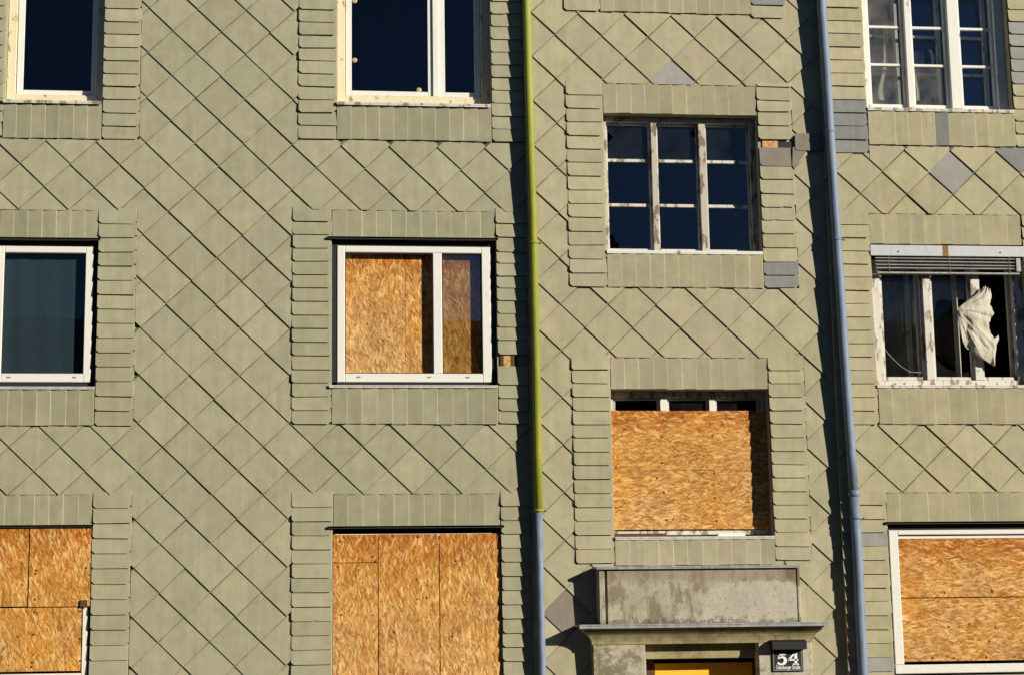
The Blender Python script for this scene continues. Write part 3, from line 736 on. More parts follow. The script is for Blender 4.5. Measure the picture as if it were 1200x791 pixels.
# middle bay, window with three columns of panes ------------------------
x0, x1, z0, z1 = OP['M1']; yf, yg = YM+.11, YM+.185
win = frame4(MB(), x0+.002, x1-.002, z0+.012, z1-.002, .045, .06, .055, .035, yf, yf+.12).build('window', 'paint_old', mid, label='old nine-pane window with broken glass')
mu = [(PX(764.6, 220, yf), PX(771.2, 220, yf)), (PX(820.6, 220, yf), PX(828.6, 220, yf))]
for a, b in mu: MB().cbox(a, b, yf+.004, yf+.11, z0+.048, z1-.058).build('mullion', 'paint_old', win)
cols = [(x0+.047, mu[0][0]), (mu[0][1], mu[1][0]), (mu[1][1], x1-.062)]
zb = [z0+.048, PZ(800, 242, yg), PZ(800, 190, yg), z1-.058]
for ci, (a, b) in enumerate(cols):
    so = sash(win, 'paint_peel' if ci < 2 else 'paint_dull', a+.001, b-.001, z0+.049, z1-.059, .018, yg-.02, yg+.02, None, wb=.03)
    for k in (1, 2): MB().cbox(a+.02, b-.02, yg-.016, yg+.015, zb[k]-.016, zb[k]+.016).build('glazing_bar', 'paint_peel', win)
    for k in range(3):
        ga, gb, gc, gd = a+.015, b-.015, zb[k]+(.02 if k == 0 else .014), zb[k+1]-.014
        poly = [(ga, gc), (gb, gc), (gb, gd), (ga, gd)]
        if (ci, k) == (0, 2): poly = [(ga, gc), (gb, gc), (gb, gd), (ga, gd), (ga, gc+.30), (ga+.04, gc+.27), (ga+.07, gc+.24), (ga+.03, gc+.19), (ga, gc+.18)]
        if (ci, k) == (0, 0): poly = [(ga+.09, gc), (gb, gc), (gb, gd), (ga, gd), (ga, gc+.17), (ga+.05, gc+.15), (ga+.06, gc+.10), (ga+.10, gc+.07)]
        if (ci, k) == (1, 2): poly = [(ga, gc), (gb, gc), (gb, gd-.11), (gb-.04, gd-.12), (gb-.055, gd-.07), (gb-.02, gd-.04), (gb-.015, gd), (ga, gd)]
        if (ci, k) == (2, 0): poly = [(ga, gc), (gb-.03, gc), (gb, gc+.05), (gb, gd), (ga, gd)]
        MB().slab(poly, lambda x, z: yg-.002, .004).build('pane', 'glass_dirty' if k == 2 else 'glass', win)
sill(win, x0-.004, x1-.004, z0-.004, YM, 'paint_white', .045, .02, .1)
# second, half boarded ---------------------------------------------------
x0, x1, z0, z1 = OP['M2']; yf = YM+.150
win2 = frame4(MB(), x0+.002, x1-.002, z0+.05, z1-.002, .05, .05, .06, .05, yf, yf+.10).build('window', 'paint_peel', mid, label='old window with only its top strip above the chipboard showing')
mu = [(PX(773.5, 472, yf), PX(782, 472, yf)), (PX(831, 472, yf), PX(838, 472, yf))]
for a, b in mu: MB().cbox(a, b, yf+.002, yf+.09, z0+.103, z1-.064).build('mullion', 'paint_white', win2)
cols = [(x0+.052, mu[0][0]), (mu[0][1], mu[1][0]), (mu[1][1], x1-.052)]
for ci, (a, b) in enumerate(cols):
    sash(win2, 'paint_dull', a+.001, b-.001, z0+.104, z1-.064, .022, yf+.03, yf+.07, None if ci == 0 else 'glass_dirty')
zs_ = PZ(810, 629.8, YM)
sill(win2, x0+.002, x1-.002, z0+.004, YM, 'sillmetal', .045, .018, .24)
MB().cbox(x0+.01, PX(780, 626, YM+.12), YM+.07, YM+.12, z0+.026, z0+.062).build('sill_board', 'wood_dark', win2)
MB().cbox(PX(840, 626, YM+.12), PX(872, 626, YM+.12), YM+.07, YM+.12, z0+.026, z0+.058).build('sill_board', 'paint_white', win2, label='broken white remnant of the sill board')

# right wing, box windows -------------------------------------------------
x0, x1, z0, z1 = OP['C1']; yf, yg = YR+.11, YR+.17
win3 = frame4(MB(), x0+.002, x1-.002, z0+.02, z1-.002, .085, .10, .07, .05, yf, yf+.16).build('window', 'paint_white', right, label='white box window with nine panes and blue reflections')
mu = [(PX(1061.5, 60, yf), PX(1068.5, 60, yf)), (PX(1112, 60, yf), PX(1124.5, 60, yf))]
for a, b in mu: MB().cbox(a, b, yf-.01, yf+.15, z0+.073, z1-.074).build('mullion', 'paint_white', win3)
cols = [(x0+.087, mu[0][0]), (mu[0][1], mu[1][0]), (mu[1][1], x1-.102)]
zb = [z0+.073, PZ(1090, 78, yg), PZ(1090, 34, yg), PZ(1090, -12, yg), z1-.074]
for ci, (a, b) in enumerate(cols):
    sash(win3, 'paint_white', a+.001, b-.001, z0+.075, z1-.076, .03, yg-.02, yg+.03, None, wb=.045)
    for k in (1, 2, 3): MB().cbox(a+.032, b-.032, yg-.016, yg+.02, zb[k]-.014, zb[k]+.014).build('glazing_bar', 'paint_white', win3)
    for k in range(4):
        MB().box(a+.028, b-.028, yg, yg+.004, zb[k]+(.04 if k == 0 else .012), zb[k+1]-.012).build('pane', 'glass_dusty' if ci == 0 or (ci == 1 and k == 0) else 'glass', win3)
    # the inner window of the box
    yi = yg+.17; dx = .03
    sash(win3, 'paint_dull', a-.02+dx, b-.03+dx, z0+.06, z1-.06, .05, yi, yi+.04, 'glass', 'inner_sash')
    for k in (1, 2): MB().cbox(a+.031+dx, b-.081+dx, yi+.004, yi+.03, zb[k]-.05, zb[k]-.018).build('glazing_bar', 'paint_dull', win3)
sill(win3, x0-.004, x1-.004, z0+.002, YR, 'paint_peel', .05, .02)

# second: shutter box, broken casements
x0, x1, z0, z1 = OP['C2']; yf, yg = YR+.06, YR+.09
zft = PZ(1100, 305, yf)
win4 = frame4(MB(), x0+.004, x1-.004, z0+.03, zft, .10, .10, .06, .055, yf, yf+.14).build('window', 'paint_peel', right, label='broken casement window with peeling white frame under the blind')
mu = [(PX(1084.5, 400, yf), PX(1093.5, 400, yf)), (PX(1141, 400, yf), PX(1151.5, 400, yf))]
for a, b in mu: MB().cbox(a, b, yf-.002, yf+.13, z0+.087, zft-.062).build('mullion', 'paint_peel', win4)
cols = [(x0+.106, mu[0][0]), (mu[0][1], mu[1][0]), (mu[1][1], x1-.106)]
for ci, (a, b) in enumerate(cols):
    if ci < 2: sash(win4, 'paint_peel', a+.001, b-.001, z0+.088, zft-.064, .026, yg, yg+.035, None, wb=.036)
    else: MB().cbox(a+.001, b-.001, yg+.002, yg+.035, z0+.088, z0+.124).build('sash_rail', 'paint_peel', win4)
    ga, gb, gc, gd = a+.024, b-.024, z0+.12, zft-.088
    if ci == 0:
        crack = [(ga, gc+.30), (ga+.06, gc+.22), (ga+.16, gc+.12), (ga+.26, gc+.055), (gb, gc+.05)]
        MB().slab([(ga, gc), (gb, gc)]+crack[::-1], lambda x, z: yg+.014, .004).build('pane', 'glass_dull', win4)
        MB().slab(crack+[(gb, gd), (ga, gd)], lambda x, z: yg+.0155, .004).build('pane', 'glass_dull', win4)
        MB().tube([(x, yg+.011, z) for x, z in crack], .0028, 5).build('crack_edge', 'sillmetal', win4)
    if ci == 1:
        hole = [(ga, gc+.66), (ga+.04, gc+.72), (ga+.05, gc+.79), (ga+.12, gc+.82), (ga+.2, gc+.80), (gb-.04, gc+.82), (gb, gc+.76)]
        MB().slab(hole[::-1][:0]+[(ga, gd), (gb, gd)]+hole[::-1], lambda x, z: yg+.014, .004).build('pane', 'glass_dull', win4)
        MB().slab([(ga, gc), (gb, gc), (gb, gc+.07), (gb-.1, gc+.05), (ga+.12, gc+.09), (ga+.05, gc+.16), (ga, gc+.2)], lambda x, z: yg+.014, .004).build('pane', 'glass_dull', win4)
    if ci == 0: pleats_later = (ga, gb, gc, gd)
    # inner casements
    yi = yf+.26
    if ci < 2: sash(win4, 'paint_dull', a+.0, b-.05, z0+.07, zft-.03, .05, yi, yi+.035, 'glass_dull', 'inner_sash')
# the open right-hand casement, swung inwards: dark blue in the shade
MB().cbox(cols[2][1]-.035, cols[2][1]-.004, yg+.05, yg+.09, z0+.10, zft-.08).build('inner_sash', 'paint_dull', win4)
MB().cbox(PX(1075, 400, yf+.16), PX(1083, 400, yf+.16), yf+.142, yf+.19, z0+.09, zft-.12).build('inner_sash', 'paint_white', win4)
sill(win4, x0-.012, x1, z0+.004, YR, 'paint_peel', .045, .018)

# third: white frame with boards inside
x0, x1, z0, z1 = OP['C3']; yf = YR+.010
zt_, zb_ = PZ(1100, 620.5, yf), PZ(1100, 788.5, yf)
xa = PX(1045.2, 700, yf); xg = PX(1056, 700, yf); gz1, gz0 = PZ(1100, 626, yf), PZ(1100, 776, yf)
w = MB(); w.cbox(xa, xg, yf, yf+.075, zb_+.09, zt_, .006); w.cbox(x1-.11, x1-.02, yf, yf+.075, zb_+.09, zt_, .006); w.cbox(xg+.001, x1-.111, yf+.001, yf+.075, gz1, zt_, .006); w.cbox(xa-.005, x1-.02, yf-.012, yf+.075, zb_, zb_+.088, .006)
win5 = w.build('window', 'pvc', right, label='white plastic window filled with two wide chipboard sheets')
MB().cbox(xg+.002, x1-.112, yf+.03, yf+.06, PZ(1100, 630.5, yf), gz1-.012).build('vent_strip', 'pvc', win5)
j = MB(); j.box(x0+.001, xa-.007, yf+.012, yf+.05, zb_, z1-.001); j.box(xa, x1-.021, yf+.02, yf+.05, zt_+.001, z1-.001); j.build('joint', 'gasket', win5)
drip(win5, x0-.03, x1, z1, YR, .045)

# ------------------------------------------------------------------ chipboard sheets (things of their own)
M['osb_up'] = osb_mat('osb_upright', 0, zB3t-.03, zB3t-1.5, .42, .48, .40)
M['osb_a'] = osb_mat('osb_left', 6, zA3t, zA3t-1.5, .60, .22, .36)
M['osb_b2'] = osb_mat('osb_behind_window', 4, OP['B2'][3]-.1, OP['B2'][2], .10, .95, .28)
M['osb_b2r'] = osb_mat('osb_behind_pane', 4, OP['B2'][3]-.1, OP['B2'][2], .75, .10, .30)
M['osb_m'] = osb_mat('osb_middle', 84, PZ(800, 481, YM+.16), PZ(800, 622, YM+.16), .50, .38, .22)
M['osb_c'] = osb_mat('osb_right', 82, PZ(1120, 630, YR+.05), PZ(1120, 775, YR+.05), .62, .28, .34)
GR = 'chipboard sheets closing the windows'
def board(mat, px0, px1, py0, py1, Y, label, screws=(), th=.018, gap=.0012, x0=None, x1=None, z0=None, z1=None, tilt=0.):
    ym, xm = (py0+py1)/2, (px0+px1)/2
    x0 = PX(px0, ym, Y) if x0 is None else x0; x1 = PX(px1, ym, Y) if x1 is None else x1
    z1 = PZ(xm, py0, Y) if z1 is None else z1; z0 = PZ(xm, py1, Y) if z0 is None else z0
    j = lambda: rnd(gap)
    pts = [(x0+gap+abs(j()), z0+gap+abs(j())), ((x0+x1)/2, z0+.002), (x1-gap-abs(j()), z0+gap+abs(j())), (x1-gap-abs(j()), z1-gap-abs(j())), ((x0+x1)/2, z1-.002), (x0+gap+abs(j()), z1-gap-abs(j()))]
    root = MB().slab(pts, lambda x, z: Y+tilt*(x-x0), th).build('osb_board', mat, origin=((x0+x1)/2, Y, z0))
    tag(root, label, 'board', GR)
    for (sx, sy) in screws:
        x, z = P(sx, sy, Y); MB().tube([(x, Y+.002, z), (x, Y-.0025, z), (x, Y-.004, z)], [.012, .011, .007], 7).build('screw', 'wood_dark', root)
    return root
x0, x1, z0, z1 = OP['A3']
board('osb_a', -8, 33, 622, 710.5, -.022, 'chipboard sheet at the lower left edge of the picture, cut off by it', x0=x0+.004, z1=z1-.02)
board('osb_a', 34.2, 106.8, 622, 710.5, -.022, 'upper right chipboard sheet of the three at lower left, touching the strip tiles', [(42, 668), (42, 672), (41, 702), (101, 619), (101, 665)], x1=x1-.004, z1=z1-.02)
board('osb_a', -8, 95, 711.5, 786.5, -.016, 'wide lower chipboard sheet at lower left, beside a bare strip of white frame', [(40, 717), (40, 743), (38, 776), (37, 781), (94, 716), (94, 748), (94, 774)], x0=x0+.03)
MB().box(PX(95, 704, .02), PX(103, 704, .02), -.042, -.023, PZ(98, 711, .01), PZ(98, 703, .01)).build('corner_block', 'wood_dark', bpy.data.objects['osb_board.001'])
x0, x1, z0, z1 = OP['B3']
zb_ = z0+.02
board('osb_up', 390.5, 443, 626, 658.8, .006, 'small dark-orange chipboard piece at top left of the large boarded window', [(398, 634), (436, 652)], x0=x0+.003)
board('osb_up', 390.5, 443, 659.2, 791, .004, 'narrow upright chipboard sheet below the small dark-orange piece', [(396, 664), (440, 657), (400, 720)], x0=x0+.003, z0=zb_)
board('osb_up', 443.6, 515, 625.2, 791, .006, 'middle upright chipboard sheet of the large boarded window', [(460, 627), (490, 629), (462, 740), (500, 700)], z0=zb_)
board('osb_up', 515.6, 587, 624.6, 791, .003, 'right upright chipboard sheet of the large boarded window', [(534, 657), (583, 628), (530, 745)], x1=x1-.003, z0=zb_)
x0, x1, z0, z1 = OP['B2']
board('osb_b2', 398, 475, 299, 446, .112, 'wide bleached chipboard sheet behind the left pane of the white two-pane window', x0=x0+.05, z1=PZ(440, 295, .14), z0=z0+.03, gap=.0003)
board('osb_b2r', 475.2, 578, 300.5, 446, .114, 'darker chipboard sheet behind the narrow right pane of the white two-pane window', x1=x1-.04, z1=PZ(500, 296.5, .14), z0=z0+.03, gap=.0003)
x0, x1, z0, z1 = OP['M2']
board('osb_m', 717, 897, 481, 550.5, YM+.124, 'upper chipboard sheet over the half-open middle window', [(775, 512), (776, 542), (835, 510), (837, 554), (722, 547)], x0=x0+.004, x1=x1-.004, gap=.0001)
board('osb_m', 717, 897, 550.5, 620, YM+.1245, 'lower chipboard sheet over the half-open middle window', [(770, 560), (778, 576), (838, 583), (840, 610), (781, 609)], x0=x0+.004, x1=x1-.004, gap=.0001)
x0, x1, z0, z1 = OP['C3']
board('osb_c', 1052, 1206, 630.5, 699.3, YR+.024, 'upper chipboard sheet in the white frame at lower right', [(1107, 694), (1162, 691), (1163, 693), (1056, 694)], x0=PX(1054.5, 700, YR+.05)-.004, x1=x1-.115)
board('osb_c', 1056, 1206, 700, 774, YR+.026, 'lower chipboard sheet in the white frame at lower right', [(1112, 734), (1136, 731), (1159, 751), (1167, 735), (1061, 769), (1093, 771), (1118, 771), (1156, 770), (1189, 769)], x0=PX(1054.5, 700, YR+.05)-.004, x1=x1-.115)

# ------------------------------------------------------------------ drainpipes
gp = thing('drainpipe', (2.39, YM-.09, GZ), 'green drainpipe, grey near the bottom, on the left step of the facade', 'drainpipe')
yp = YM-.075
X = lambda px, py: PX(px, py, yp)
pts = [(2.335, yp, 11.0), (2.345, yp, 9.0)]+[(X(px, py), yp, PZ(px, py, yp)) for px, py in ((617, 2), (619.3, 90), (622, 180), (624.6, 265), (626.6, 350), (628.6, 440), (630, 526), (631, 600))]
MB().tube(pts, .042, 20).build('pipe', 'green', gp, True, 'mossy green upper length')
pl = [(X(px, py), yp, PZ(px, py, yp)) for px, py in ((631.3, 597), (633.2, 690), (635.5, 791))]; pl.append((pl[-1][0]+.01, yp, GZ+.02))
MB().tube(pl, .037, 18).build('pipe', 'steel', gp, True, 'bare grey lower length')
def collar(ob, px, py, yp, r, h, mat):
    x, z = P(px, py, yp); MB().tube([(x, yp, z-h), (x, yp, z-h*.4), (x, yp, z+h*.4), (x, yp, z+h)], [r, r+.004, r+.004, r], 18).build('collar', mat, ob, True)
    return x, z
def bracket(ob, px, py, yp, Yw, r, mat, side=1):
    x, z = collar(ob, px, py, yp, r, .012, mat)
    MB().box(x-.012, x+.012, yp+.03, Yw-.001, z-.010, z+.010).tube([(x+side*(r+.028), yp-.014, z), (x+side*(r+.028), yp+.016, z)], .009, 8).box(x+side*(r-.004), x+side*(r+.04), yp-.004, yp+.004, z-.012, z+.012).build('bracket', mat, ob)
bracket(gp, 624.9, 285, yp, YM, .0465, 'green'); bracket(gp, 631, 598, yp, YM, .0475, 'green')
tp = thing('drainpipe', (5.49, YR-.09, GZ), 'bluish steel drainpipe on the right step of the facade', 'drainpipe')
yq = YR-.068
pts = [(5.40, yq, 11.0), (5.415, yq, 9.0)]+[(PX(px, py, yq), yq, PZ(px, py, yq)) for px, py in ((962.3, 0), (968.6, 90), (974, 180), (979.6, 265), (985.2, 350), (991, 440), (997.5, 530), (1000.5, 578))]
MB().tube(pts, .049, 20).build('pipe', 'steel', tp, True)
pl = [(PX(px, py, yq), yq, PZ(px, py, yq)) for px, py in ((1000.5, 578), (1005, 650), (1008, 720), (1011.5, 791))]; pl.append((pl[-1][0]+.01, yq, GZ+.02))
MB().tube(pl, .052, 20).build('pipe', 'steel', tp, True)
collar(tp, 972.5, 154.5, yq, .051, .010, 'steel'); collar(tp, 1000.5, 578, yq, .058, .03, 'steel')
bracket(tp, 980.5, 281, yq, YR, .0505, 'steel'); bracket(tp, 1003, 607, yq, YR, .0575, 'steel')

# ------------------------------------------------------------------ doorway: parapet, cornice, pilasters, door
Yp = YM-.21
def zP(py, Y, px=820): return PZ(px, py, Y)
x0, x1 = PX(702, 690, Yp), PX(938, 690, Yp); zt, zb = zP(664.5, Yp), zP(732, YM-.30)+.0185
pa = MB(); g0, g1 = PX(708.8, 690, Yp), PX(711.4, 690, Yp); h0, h1 = PX(933.4, 690, Yp), PX(934.4, 690, Yp)
pa.cbox(x0, g0, Yp, YM-.03, zb, zt, .006); pa.box(g0+.0005, g1-.0005, Yp+.03, YM-.03, zb, zt); pa.cbox(g1, h0, Yp+.002, YM-.03, zb, zt, .006); pa.box(h0+.0005, h1-.0005, Yp+.014, YM-.03, zb, zt); pa.cbox(h1, x1, Yp+.001, YM-.03, zb, zt, .006)
par = pa.build('parapet', 'parapet', mid, label='stained plaster parapet above the doorway')
MB().cbox(x0-.03, x1+.002, Yp-.03, YM-.001, zt+.001, zt+.016, .002).cbox(x0-.028, x1, Yp-.03, Yp-.026, zt-.012, zt, .001).build('flashing', 'zinc', par)
# cornice: swept profile with a returned left and right end
Yc = YM-.30
cz_top = zP(732, Yc); cz_b = zP(753.5, YM-.17)
px0, px1 = PX(694.5, 775, YM-.16), PX(953, 775, YM-.16)
prof = [(.16, 0.), (.166, .03), (.178, .06), (.20, .095), (.235, .125), (.25, .135), (.25, .15), (.262, .155), (.268, .165), (.268, .19)]
hs = (cz_top-cz_b)/.19
mb = MB(); rings = []
for (d, z) in prof:
    e = d-.16
    rings.append([(px0-e, YM-.002, cz_b+z*hs), (px0-e, YM-d, cz_b+z*hs), (px1+e, YM-d, cz_b+z*hs), (px1+e, YM-.002, cz_b+z*hs)])
vs_ = [p for r in rings for p in r]; fs_ = []
for i in range(len(rings)-1):
    for k in range(3): fs_.append((i*4+k, i*4+k+1, i*4+k+5, i*4+k+4))
fs_ += [(0, 3, 2, 1), tuple((len(rings)-1)*4+k for k in range(4))]
cor = mb.add(vs_, fs_).build('cornice', 'cornice', mid, label='coved cornice over the doorway')
fl = MB(); fl.cbox(px0-.145, px1+.145, Yc-.015, YM-.001, cz_top+.002, cz_top+.018, .003); fl.cbox(px0-.145, px1+.145, Yc-.015, Yc-.010, cz_top-.022, cz_top+.001, .001)
fo = fl.build('flashing', 'zinc', cor)
for px_ in (720, 832, 905): 
    x = PX(px_, 729, Yc); MB().box(x-.004, x+.004, Yc-.018, YM-.01, cz_top+.0185, cz_top+.026).build('seam', 'zinc', cor)
# pilasters
pj = PX(756.5, 775, YM-.155)
MB().cbox(px0+.004, pj, YM-.155, YM-.002, GZ, cz_b-.002, .008).build('pilaster', 'concrete', mid)
pk = PX(889, 775, YM-.155)
MB().cbox(pk, px1-.004, YM-.155, YM-.002, GZ, cz_b-.002, .008).build('pilaster', 'concrete', mid)
# lintel strip, door frame and door leaf set back in the doorway
zl0 = zP(771, YM-.02)
MB().cbox(pj+.002, pk-.002, YM-.02, YM+.15, zl0, dZ1-.002, .004).build('lintel', 'cornice', mid)
dY = YM+.19
xd0, xd1 = PX(767, 785, dY), PX(886, 785, dY)
door = frame4(MB(), pj-.02, pk+.02, GZ+.01, zl0+.10, xd0-pj+.02, pk+.02-xd1, .04, .04, dY, dY+.08).build('door', 'wood_dark', mid, label='doorway closed with an orange panel')
MB().cbox(xd0+.002, xd1-.002, dY+.008, dY+.05, GZ+.055, zP(776, dY), .004).build('door_panel', 'flue', door)

# ------------------------------------------------------------------ house number
ysn = YM-.155-.014
sx0, sx1, sz0, sz1 = PX(904.6, 770, ysn), PX(941, 770, ysn), PZ(923, 786.6, ysn), PZ(923, 752, ysn)
sign = thing('house_number_sign', ((sx0+sx1)/2, ysn, sz0), 'black house number sign reading 54 under the cornice, with a small hood', 'sign')
MB().cbox(sx0, sx1, ysn, YM-.156, sz0, sz1, .003).build('plate', 'black', sign)
rim = frame4(MB(), sx0+.012, sx1-.012, sz0+.012, sz1-.012, .007, .007, .007, .007, ysn-.0025, ysn-.0004, .0005).build('rim', 'rim', sign)
sw = (sx1-sx0)
def sg(u, v): return sx0+sw*(u-205)/(805-205), sz0+(725-v)*(sw/600.0)      # zoomed sign drawing -> metres
def ribbon(pts, name):
    mb = MB(); n_ = len(pts); Lp, Rp = [], []
    for i, (u, v, w) in enumerate(pts):
        a, b = pts[max(i-1, 0)], pts[min(i+1, n_-1)]; dx, dz = b[0]-a[0], b[1]-a[1]; l = math.hypot(dx, dz) or 1
        nx, nz = -dz/l*w/2, dx/l*w/2; Lp.append(sg(u+nx, v+nz)); Rp.append(sg(u-nx, v-nz))
    yf_ = ysn-.003
    for i in range(n_-1): mb.slab([Lp[i], Lp[i+1], Rp[i+1], Rp[i]], lambda x, z: yf_, .002)
    return mb
five = ribbon([(338, 402, 34), (400, 406, 36), (474, 398, 30)], '')
f2 = ribbon([(348, 400, 18), (334, 450, 18), (325, 488, 20)], '')
f3 = ribbon([(326, 490, 14), (350, 468, 22), (390, 452, 30), (430, 458, 44), (458, 490, 60), (462, 525, 64), (445, 560, 54), (410, 583, 40), (370, 588, 34), (335, 572, 38), (312, 552, 34)], '')
for q in (f2, f3): five.add(q.v, q.f)
five.build('digit', 'white_letter', sign)
four = ribbon([(660, 372, 30), (590, 440, 34), (520, 508, 30)], '')
for q in (ribbon([(510, 506, 30), (612, 506, 30), (712, 506, 30)], ''), ribbon([(668, 362, 52), (664, 480, 52), (662, 590, 56)], ''), ribbon([(604, 588, 24), (660, 588, 26), (722, 588, 24)], '')): four.add(q.v, q.f)
four.build('digit', 'white_letter', sign)
cu = bpy.data.curves.new('street_name', 'FONT'); cu.body = '\u00d6denburger Stra\u00dfe'; cu.size = .062; cu.align_x = 'CENTER'; cu.extrude = .0008; cu.space_character = .95; cu.offset = .0006
tmp = bpy.data.objects.new('street_name', cu); COL.objects.link(tmp)
dg = bpy.context.evaluated_depsgraph_get(); me = bpy.data.meshes.new_from_object(tmp.evaluated_get(dg))
bpy.data.objects.remove(tmp); bpy.data.curves.remove(cu)
xs = [v.co.x for v in me.vertices]; wtx = max(xs)-min(xs); k = (sw*.78)/wtx; cx_ = (max(xs)+min(xs))/2
for v in me.vertices: v.co = Vector(((v.co.x-cx_)*k, -v.co.z*.8, v.co.y*.052/.062*1.0))
me.materials.clear(); me.materials.append(M['white_letter'])
px_, pz_ = sg(507, 676)
place('street_name', me, (px_, ysn-.0035, pz_), sign)
# hood over the number
hz0, hz1 = PZ(923, 760.5, ysn-.1), PZ(923, 752.5, ysn-.1)
mb = MB(); hx0, hx1 = sx0-.012, sx1+.02; n_ = 8
pr = [(YM-.157, hz0-.0), (YM-.157, hz1+.03)]+[(YM-.157-.10*math.sin(t*math.pi/2/n_), hz1+.03-.03*(1-math.cos(t*math.pi/2/n_))) for t in range(1, n_+1)]+[(YM-.257, hz0)]
k = len(pr); mb.add([(hx0, y, z) for y, z in pr]+[(hx1, y, z) for y, z in pr], [tuple(range(k)), tuple(range(2*k-1, k-1, -1))]+[(i, (i+1) % k, (i+1) % k+k, i+k) for i in range(k)])
mb.build('lamp_hood', 'black', sign)

# ------------------------------------------------------------------ outside blind above the broken window
x0, x1, z0, z1 = OP['C2']
yb = YR-.035
bl = thing('venetian_blind', ((x0+x1)/2, yb, z1-.3), 'grey metal blind, pulled up, hanging over the broken casement window', 'blind')
bx0 = PX(1020, 295, yb); bx1 = x1+.03; bz1, bz0 = PZ(1100, 288, yb), PZ(1100, 300.5, yb); bm_ = PX(1104.5, 294, yb); bn_ = PX(1111, 294, yb)
for a, b in ((bx0, bm_), (bn_, bx1)):
    h = MB().cbox(a, b, yb, yb+.015, bz0, bz1, .003).build('head_panel', 'blindbox', bl)
    xs_ = [PX(1052.5, 296, yb)] if a == bx0 else [PX(1172, 296, yb)]
    for x in xs_: MB().tube([(x, yb-.003, (bz0*.62+bz1*.38)), (x, yb-.0004, (bz0*.62+bz1*.38))], .009, 8).build('screw', 'gasket', h)
MB().box(bm_+.001, bn_-.001, yb+.002, yb+.014, bz0, bz1).build('rusty_joint', 'rust', bl)
MB().box(bx0+.01, bx1-.01, yb+.016, YR+.10, bz1-.02, bz1-.002).build('box_top', 'darkmetal', bl)
ys_ = [303.2, 307, 311, 314.6]
xs0 = PX(1026, 310, yb+.03); xs1 = x1-.05
for i, py in enumerate(ys_):
    z = PZ(1100, py, yb+.03)
    pr = [(yb+.012, z-.004), (yb+.03, z+.006), (yb+.055, z+.006), (yb+.075, z-.002)]
    mb = MB()
    top = [(y, zz) for y, zz in pr]; bot = [(y, zz-.004) for y, zz in pr[::-1]]; pp = top+bot; k = len(pp)
    sg_ = rnd(.004)
    mb.add([(xs0+rnd(.004), y, zz+sg_) for y, zz in pp]+[(xs1, y, zz-sg_) for y, zz in pp], [tuple(range(k)), tuple(range(2*k-1, k-1, -1))]+[(i_, (i_+1) % k, (i_+1) % k+k, i_+k) for i_ in range(k)])
    mb.build('slat', 'slat', bl)
zr = PZ(1100, 320.5, yb+.03)
MB().cbox(xs0+.01, xs1, yb+.015, yb+.07, zr-.009, zr+.009, .003).build('bottom_rail', 'slat', bl)
for px_ in (1042, 1113, 1183):
    x = PX(px_, 312, yb); MB().tube([(x, yb+.008, bz0), (x+.002, yb+.006, zr+.02), (x+.012, yb+.004, zr+.006)], .003, 6).build('cord', 'rim', bl)
MB().box(PX(1191, 308, yb), PX(1196, 308, yb), yb+.0, yb+.08, zr+.02, PZ(1190, 303, yb)).build('end_clip', 'slat', bl)

# torn curtain blowing out of the open casement
yc0 = YR+.03
outline_l = [(605, 262), (585, 285), (545, 315), (500, 348), (478, 368), (482, 400), (490, 440), (498, 480), (508, 520), (525, 550), (560, 568), (590, 590), (615, 606), (640, 622), (655, 630)]
outline_r = [(638, 282), (642, 300), (636, 325), (634, 345), (646, 370), (653, 385), (640, 405), (629, 428), (631, 455), (637, 480), (655, 500), (676, 482), (672, 510), (660, 545), (657, 625)]
from mathutils import noise as mn
nu, nv = 44, 60
mb = MB(); grid = []
random.seed(7)
def along(pl_, v):
    t = v*(len(pl_)-1); i = min(int(t), len(pl_)-2); f = t-i
    return pl_[i][0]+(pl_[i+1][0]-pl_[i][0])*f, pl_[i][1]+(pl_[i+1][1]-pl_[i][1])*f
for i in range(nv+1):
    for k in range(nu+1):
        u = k/nu; v = i/nv; a, b = along(outline_l, v), along(outline_r, v)
        ex = a[0]+(b[0]-a[0])*u; ey = a[1]+(b[1]-a[1])*u
        if v < .12: ey += 9*(1-v/.12)*math.sin(u*20)
        if u > .9: ex += 5*mn.noise(Vector((v*22, 3, 1)))
        dx, dy_ = ex-482, ey-366                      # creases fan out from the pinned corner
        ang = math.atan2(dy_, dx); rad = math.hypot(dx, dy_)/160
        cre = sum(w*(1-2*abs(mn.noise(Vector((ang*fq, rad*.9, sd))))) for fq, w, sd in ((3.2, .016, 2.), (7.5, .009, 5.), (15, .004, 8.)))*min(1, .25+rad)
        cre += .012*mn.noise(Vector((ex/34, ey/50, 4)))+.005*mn.noise(Vector((ex/13, ey/17, 9)))
        yy = yc0-.045-.05*math.sin(math.pi*min(1, v*1.1))-.03*math.sin(math.pi*u)+cre*1.25
        x, z = P(1000+ex/3.955, 270+ey/3.955, yy); grid.append((x, yy, z))
faces = [(i*(nu+1)+k, i*(nu+1)+k+1, (i+1)*(nu+1)+k+1, (i+1)*(nu+1)+k) for i in range(nv) for k in range(nu)]
mb.add(grid, faces)
cur = mb.build('curtain', 'cloth', None, True)
md = cur.modifiers.new('thickness', 'SOLIDIFY'); md.thickness = .0012
tag(cur, 'torn pale curtain blowing out of the broken casement window', 'curtain')

M['net'] = plain('grey_net', (.20, .195, .17), .9, .1)
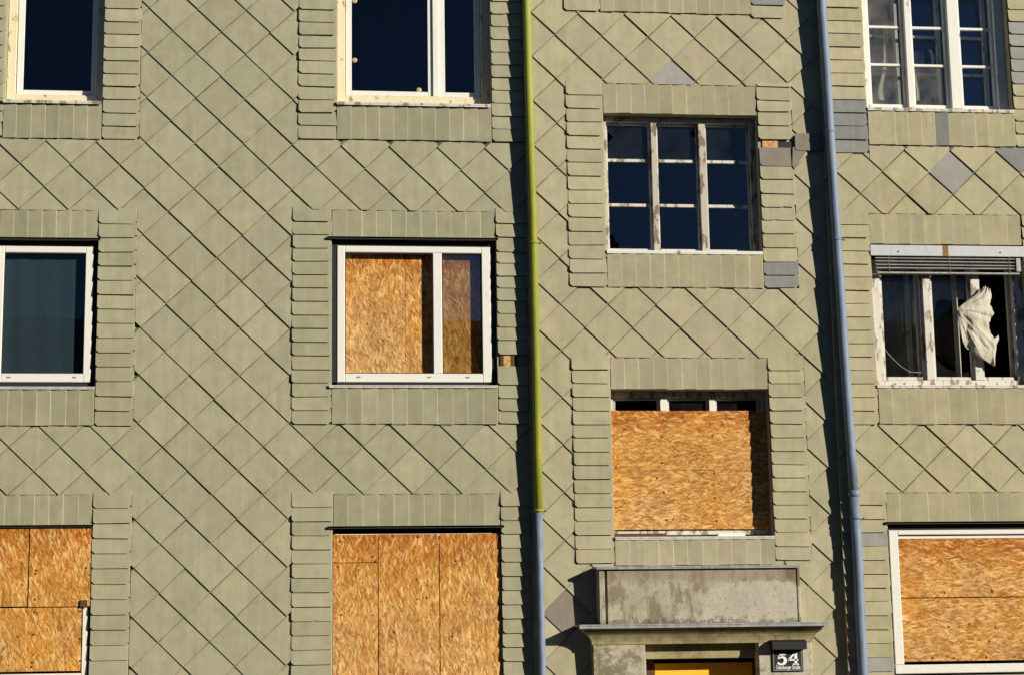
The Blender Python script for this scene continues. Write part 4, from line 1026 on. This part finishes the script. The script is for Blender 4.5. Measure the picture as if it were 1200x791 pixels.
# cloths hanging inside the windows, and pale strips imitating reflections
def pleats(name, mat, x0, x1, z0, z1, y, amp, n_, label, cat='curtain', taper=0.):
    mb = MB(); k = n_*8; rows = 6; ph = random.uniform(0, 6)
    for r in range(rows+1):
        for i in range(k+1):
            u = i/k; w = r/rows
            x = x0+(x1-x0)*u+taper*w*(u-.5)
            mb.v.append((x, y+amp*math.sin(u*n_*2*math.pi+ph+.6*math.sin(3*w+u*4))*(0.7+.3*math.sin(u*9)), z1+(z0-z1)*w))
    mb.f = [(r*(k+1)+i, r*(k+1)+i+1, (r+1)*(k+1)+i+1, (r+1)*(k+1)+i) for r in range(rows) for i in range(k)]
    ob = mb.build(name, mat, None, True); md = ob.modifiers.new('thickness', 'SOLIDIFY'); md.thickness = .0015
    return tag(ob, label, cat)
o = OP['A2']; pleats('curtain', 'curtain_dark', o[0]-.1, o[1]+.1, o[2]-.1, o[3]+.1, .112, .005, 5, 'dim net curtain behind the single-pane white plastic window')

o = OP['C1']
yi = YR+.26
def reflection_strip(pts, wdt, y, label):  # pale strips added behind the panes in place of bright reflections
    mb = MB()
    for i, (px_, py_, w_) in enumerate(pts):
        x, z = P(px_, py_, y); yy = y+.012*math.sin(i*1.3)
        mb.v += [(x-w_*wdt, yy, z), (x-w_*wdt*.3, yy-.012, z), (x+w_*wdt*.4, yy+.008, z), (x+w_*wdt, yy-.004, z)]
    for i in range(len(pts)-1):
        for k in range(3): mb.f.append((i*4+k, i*4+k+1, (i+1)*4+k+1, (i+1)*4+k))
    ob = mb.build('reflection_strip', 'cloth', None, True); md = ob.modifiers.new('thickness', 'SOLIDIFY'); md.thickness = .002
    md = ob.modifiers.new('smooth', 'SUBSURF'); md.levels = md.render_levels = 1
    return tag(ob, label, 'reflection_strip')
reflection_strip([(1037, 14, 1), (1038, 30, 1), (1039, 46, .9), (1037, 62, 1.1), (1037, 78, .8), (1034, 94, .9), (1031, 108, 1.2), (1034, 119, 1.4)], .026, yi, 'long pale strip behind the left panes of the white box window, imitating a bright reflection')
reflection_strip([(1072, 82, .5), (1073, 95, .7), (1076, 108, .9), (1075, 120, 1)], .022, yi, 'short bent strip behind the lower middle pane of the white box window, imitating a bright reflection')
reflection_strip([(1089, 58, .6), (1094, 64, 1.0), (1094, 74, .8), (1091, 84, .5)], .022, yi, 'small pale strip behind the central pane of the white box window, imitating a bright reflection')

pleats('curtain', 'net', o[0]+.10, o[0]+.52, o[2]+.05, o[3]-.1, YR+.40, .012, 5, 'greyish net curtain behind the left panes of the white box window')
pleats('curtain', 'net', o[0]+.58, o[0]+.80, o[2]+.05, o[2]+.80, YR+.42, .012, 3, 'short greyish net curtain behind the middle panes of the white box window')

M['net_dark'] = plain('dim_grey_curtain', (.085, .08, .072), .9, .1)
ga, gb, gc, gd = pleats_later
pleats('curtain', 'net_dark', ga-.02, gb+.05, gc-.05, gd+.05, YR+.40, .022, 6, 'dim folded curtain behind the cracked left pane under the blind')
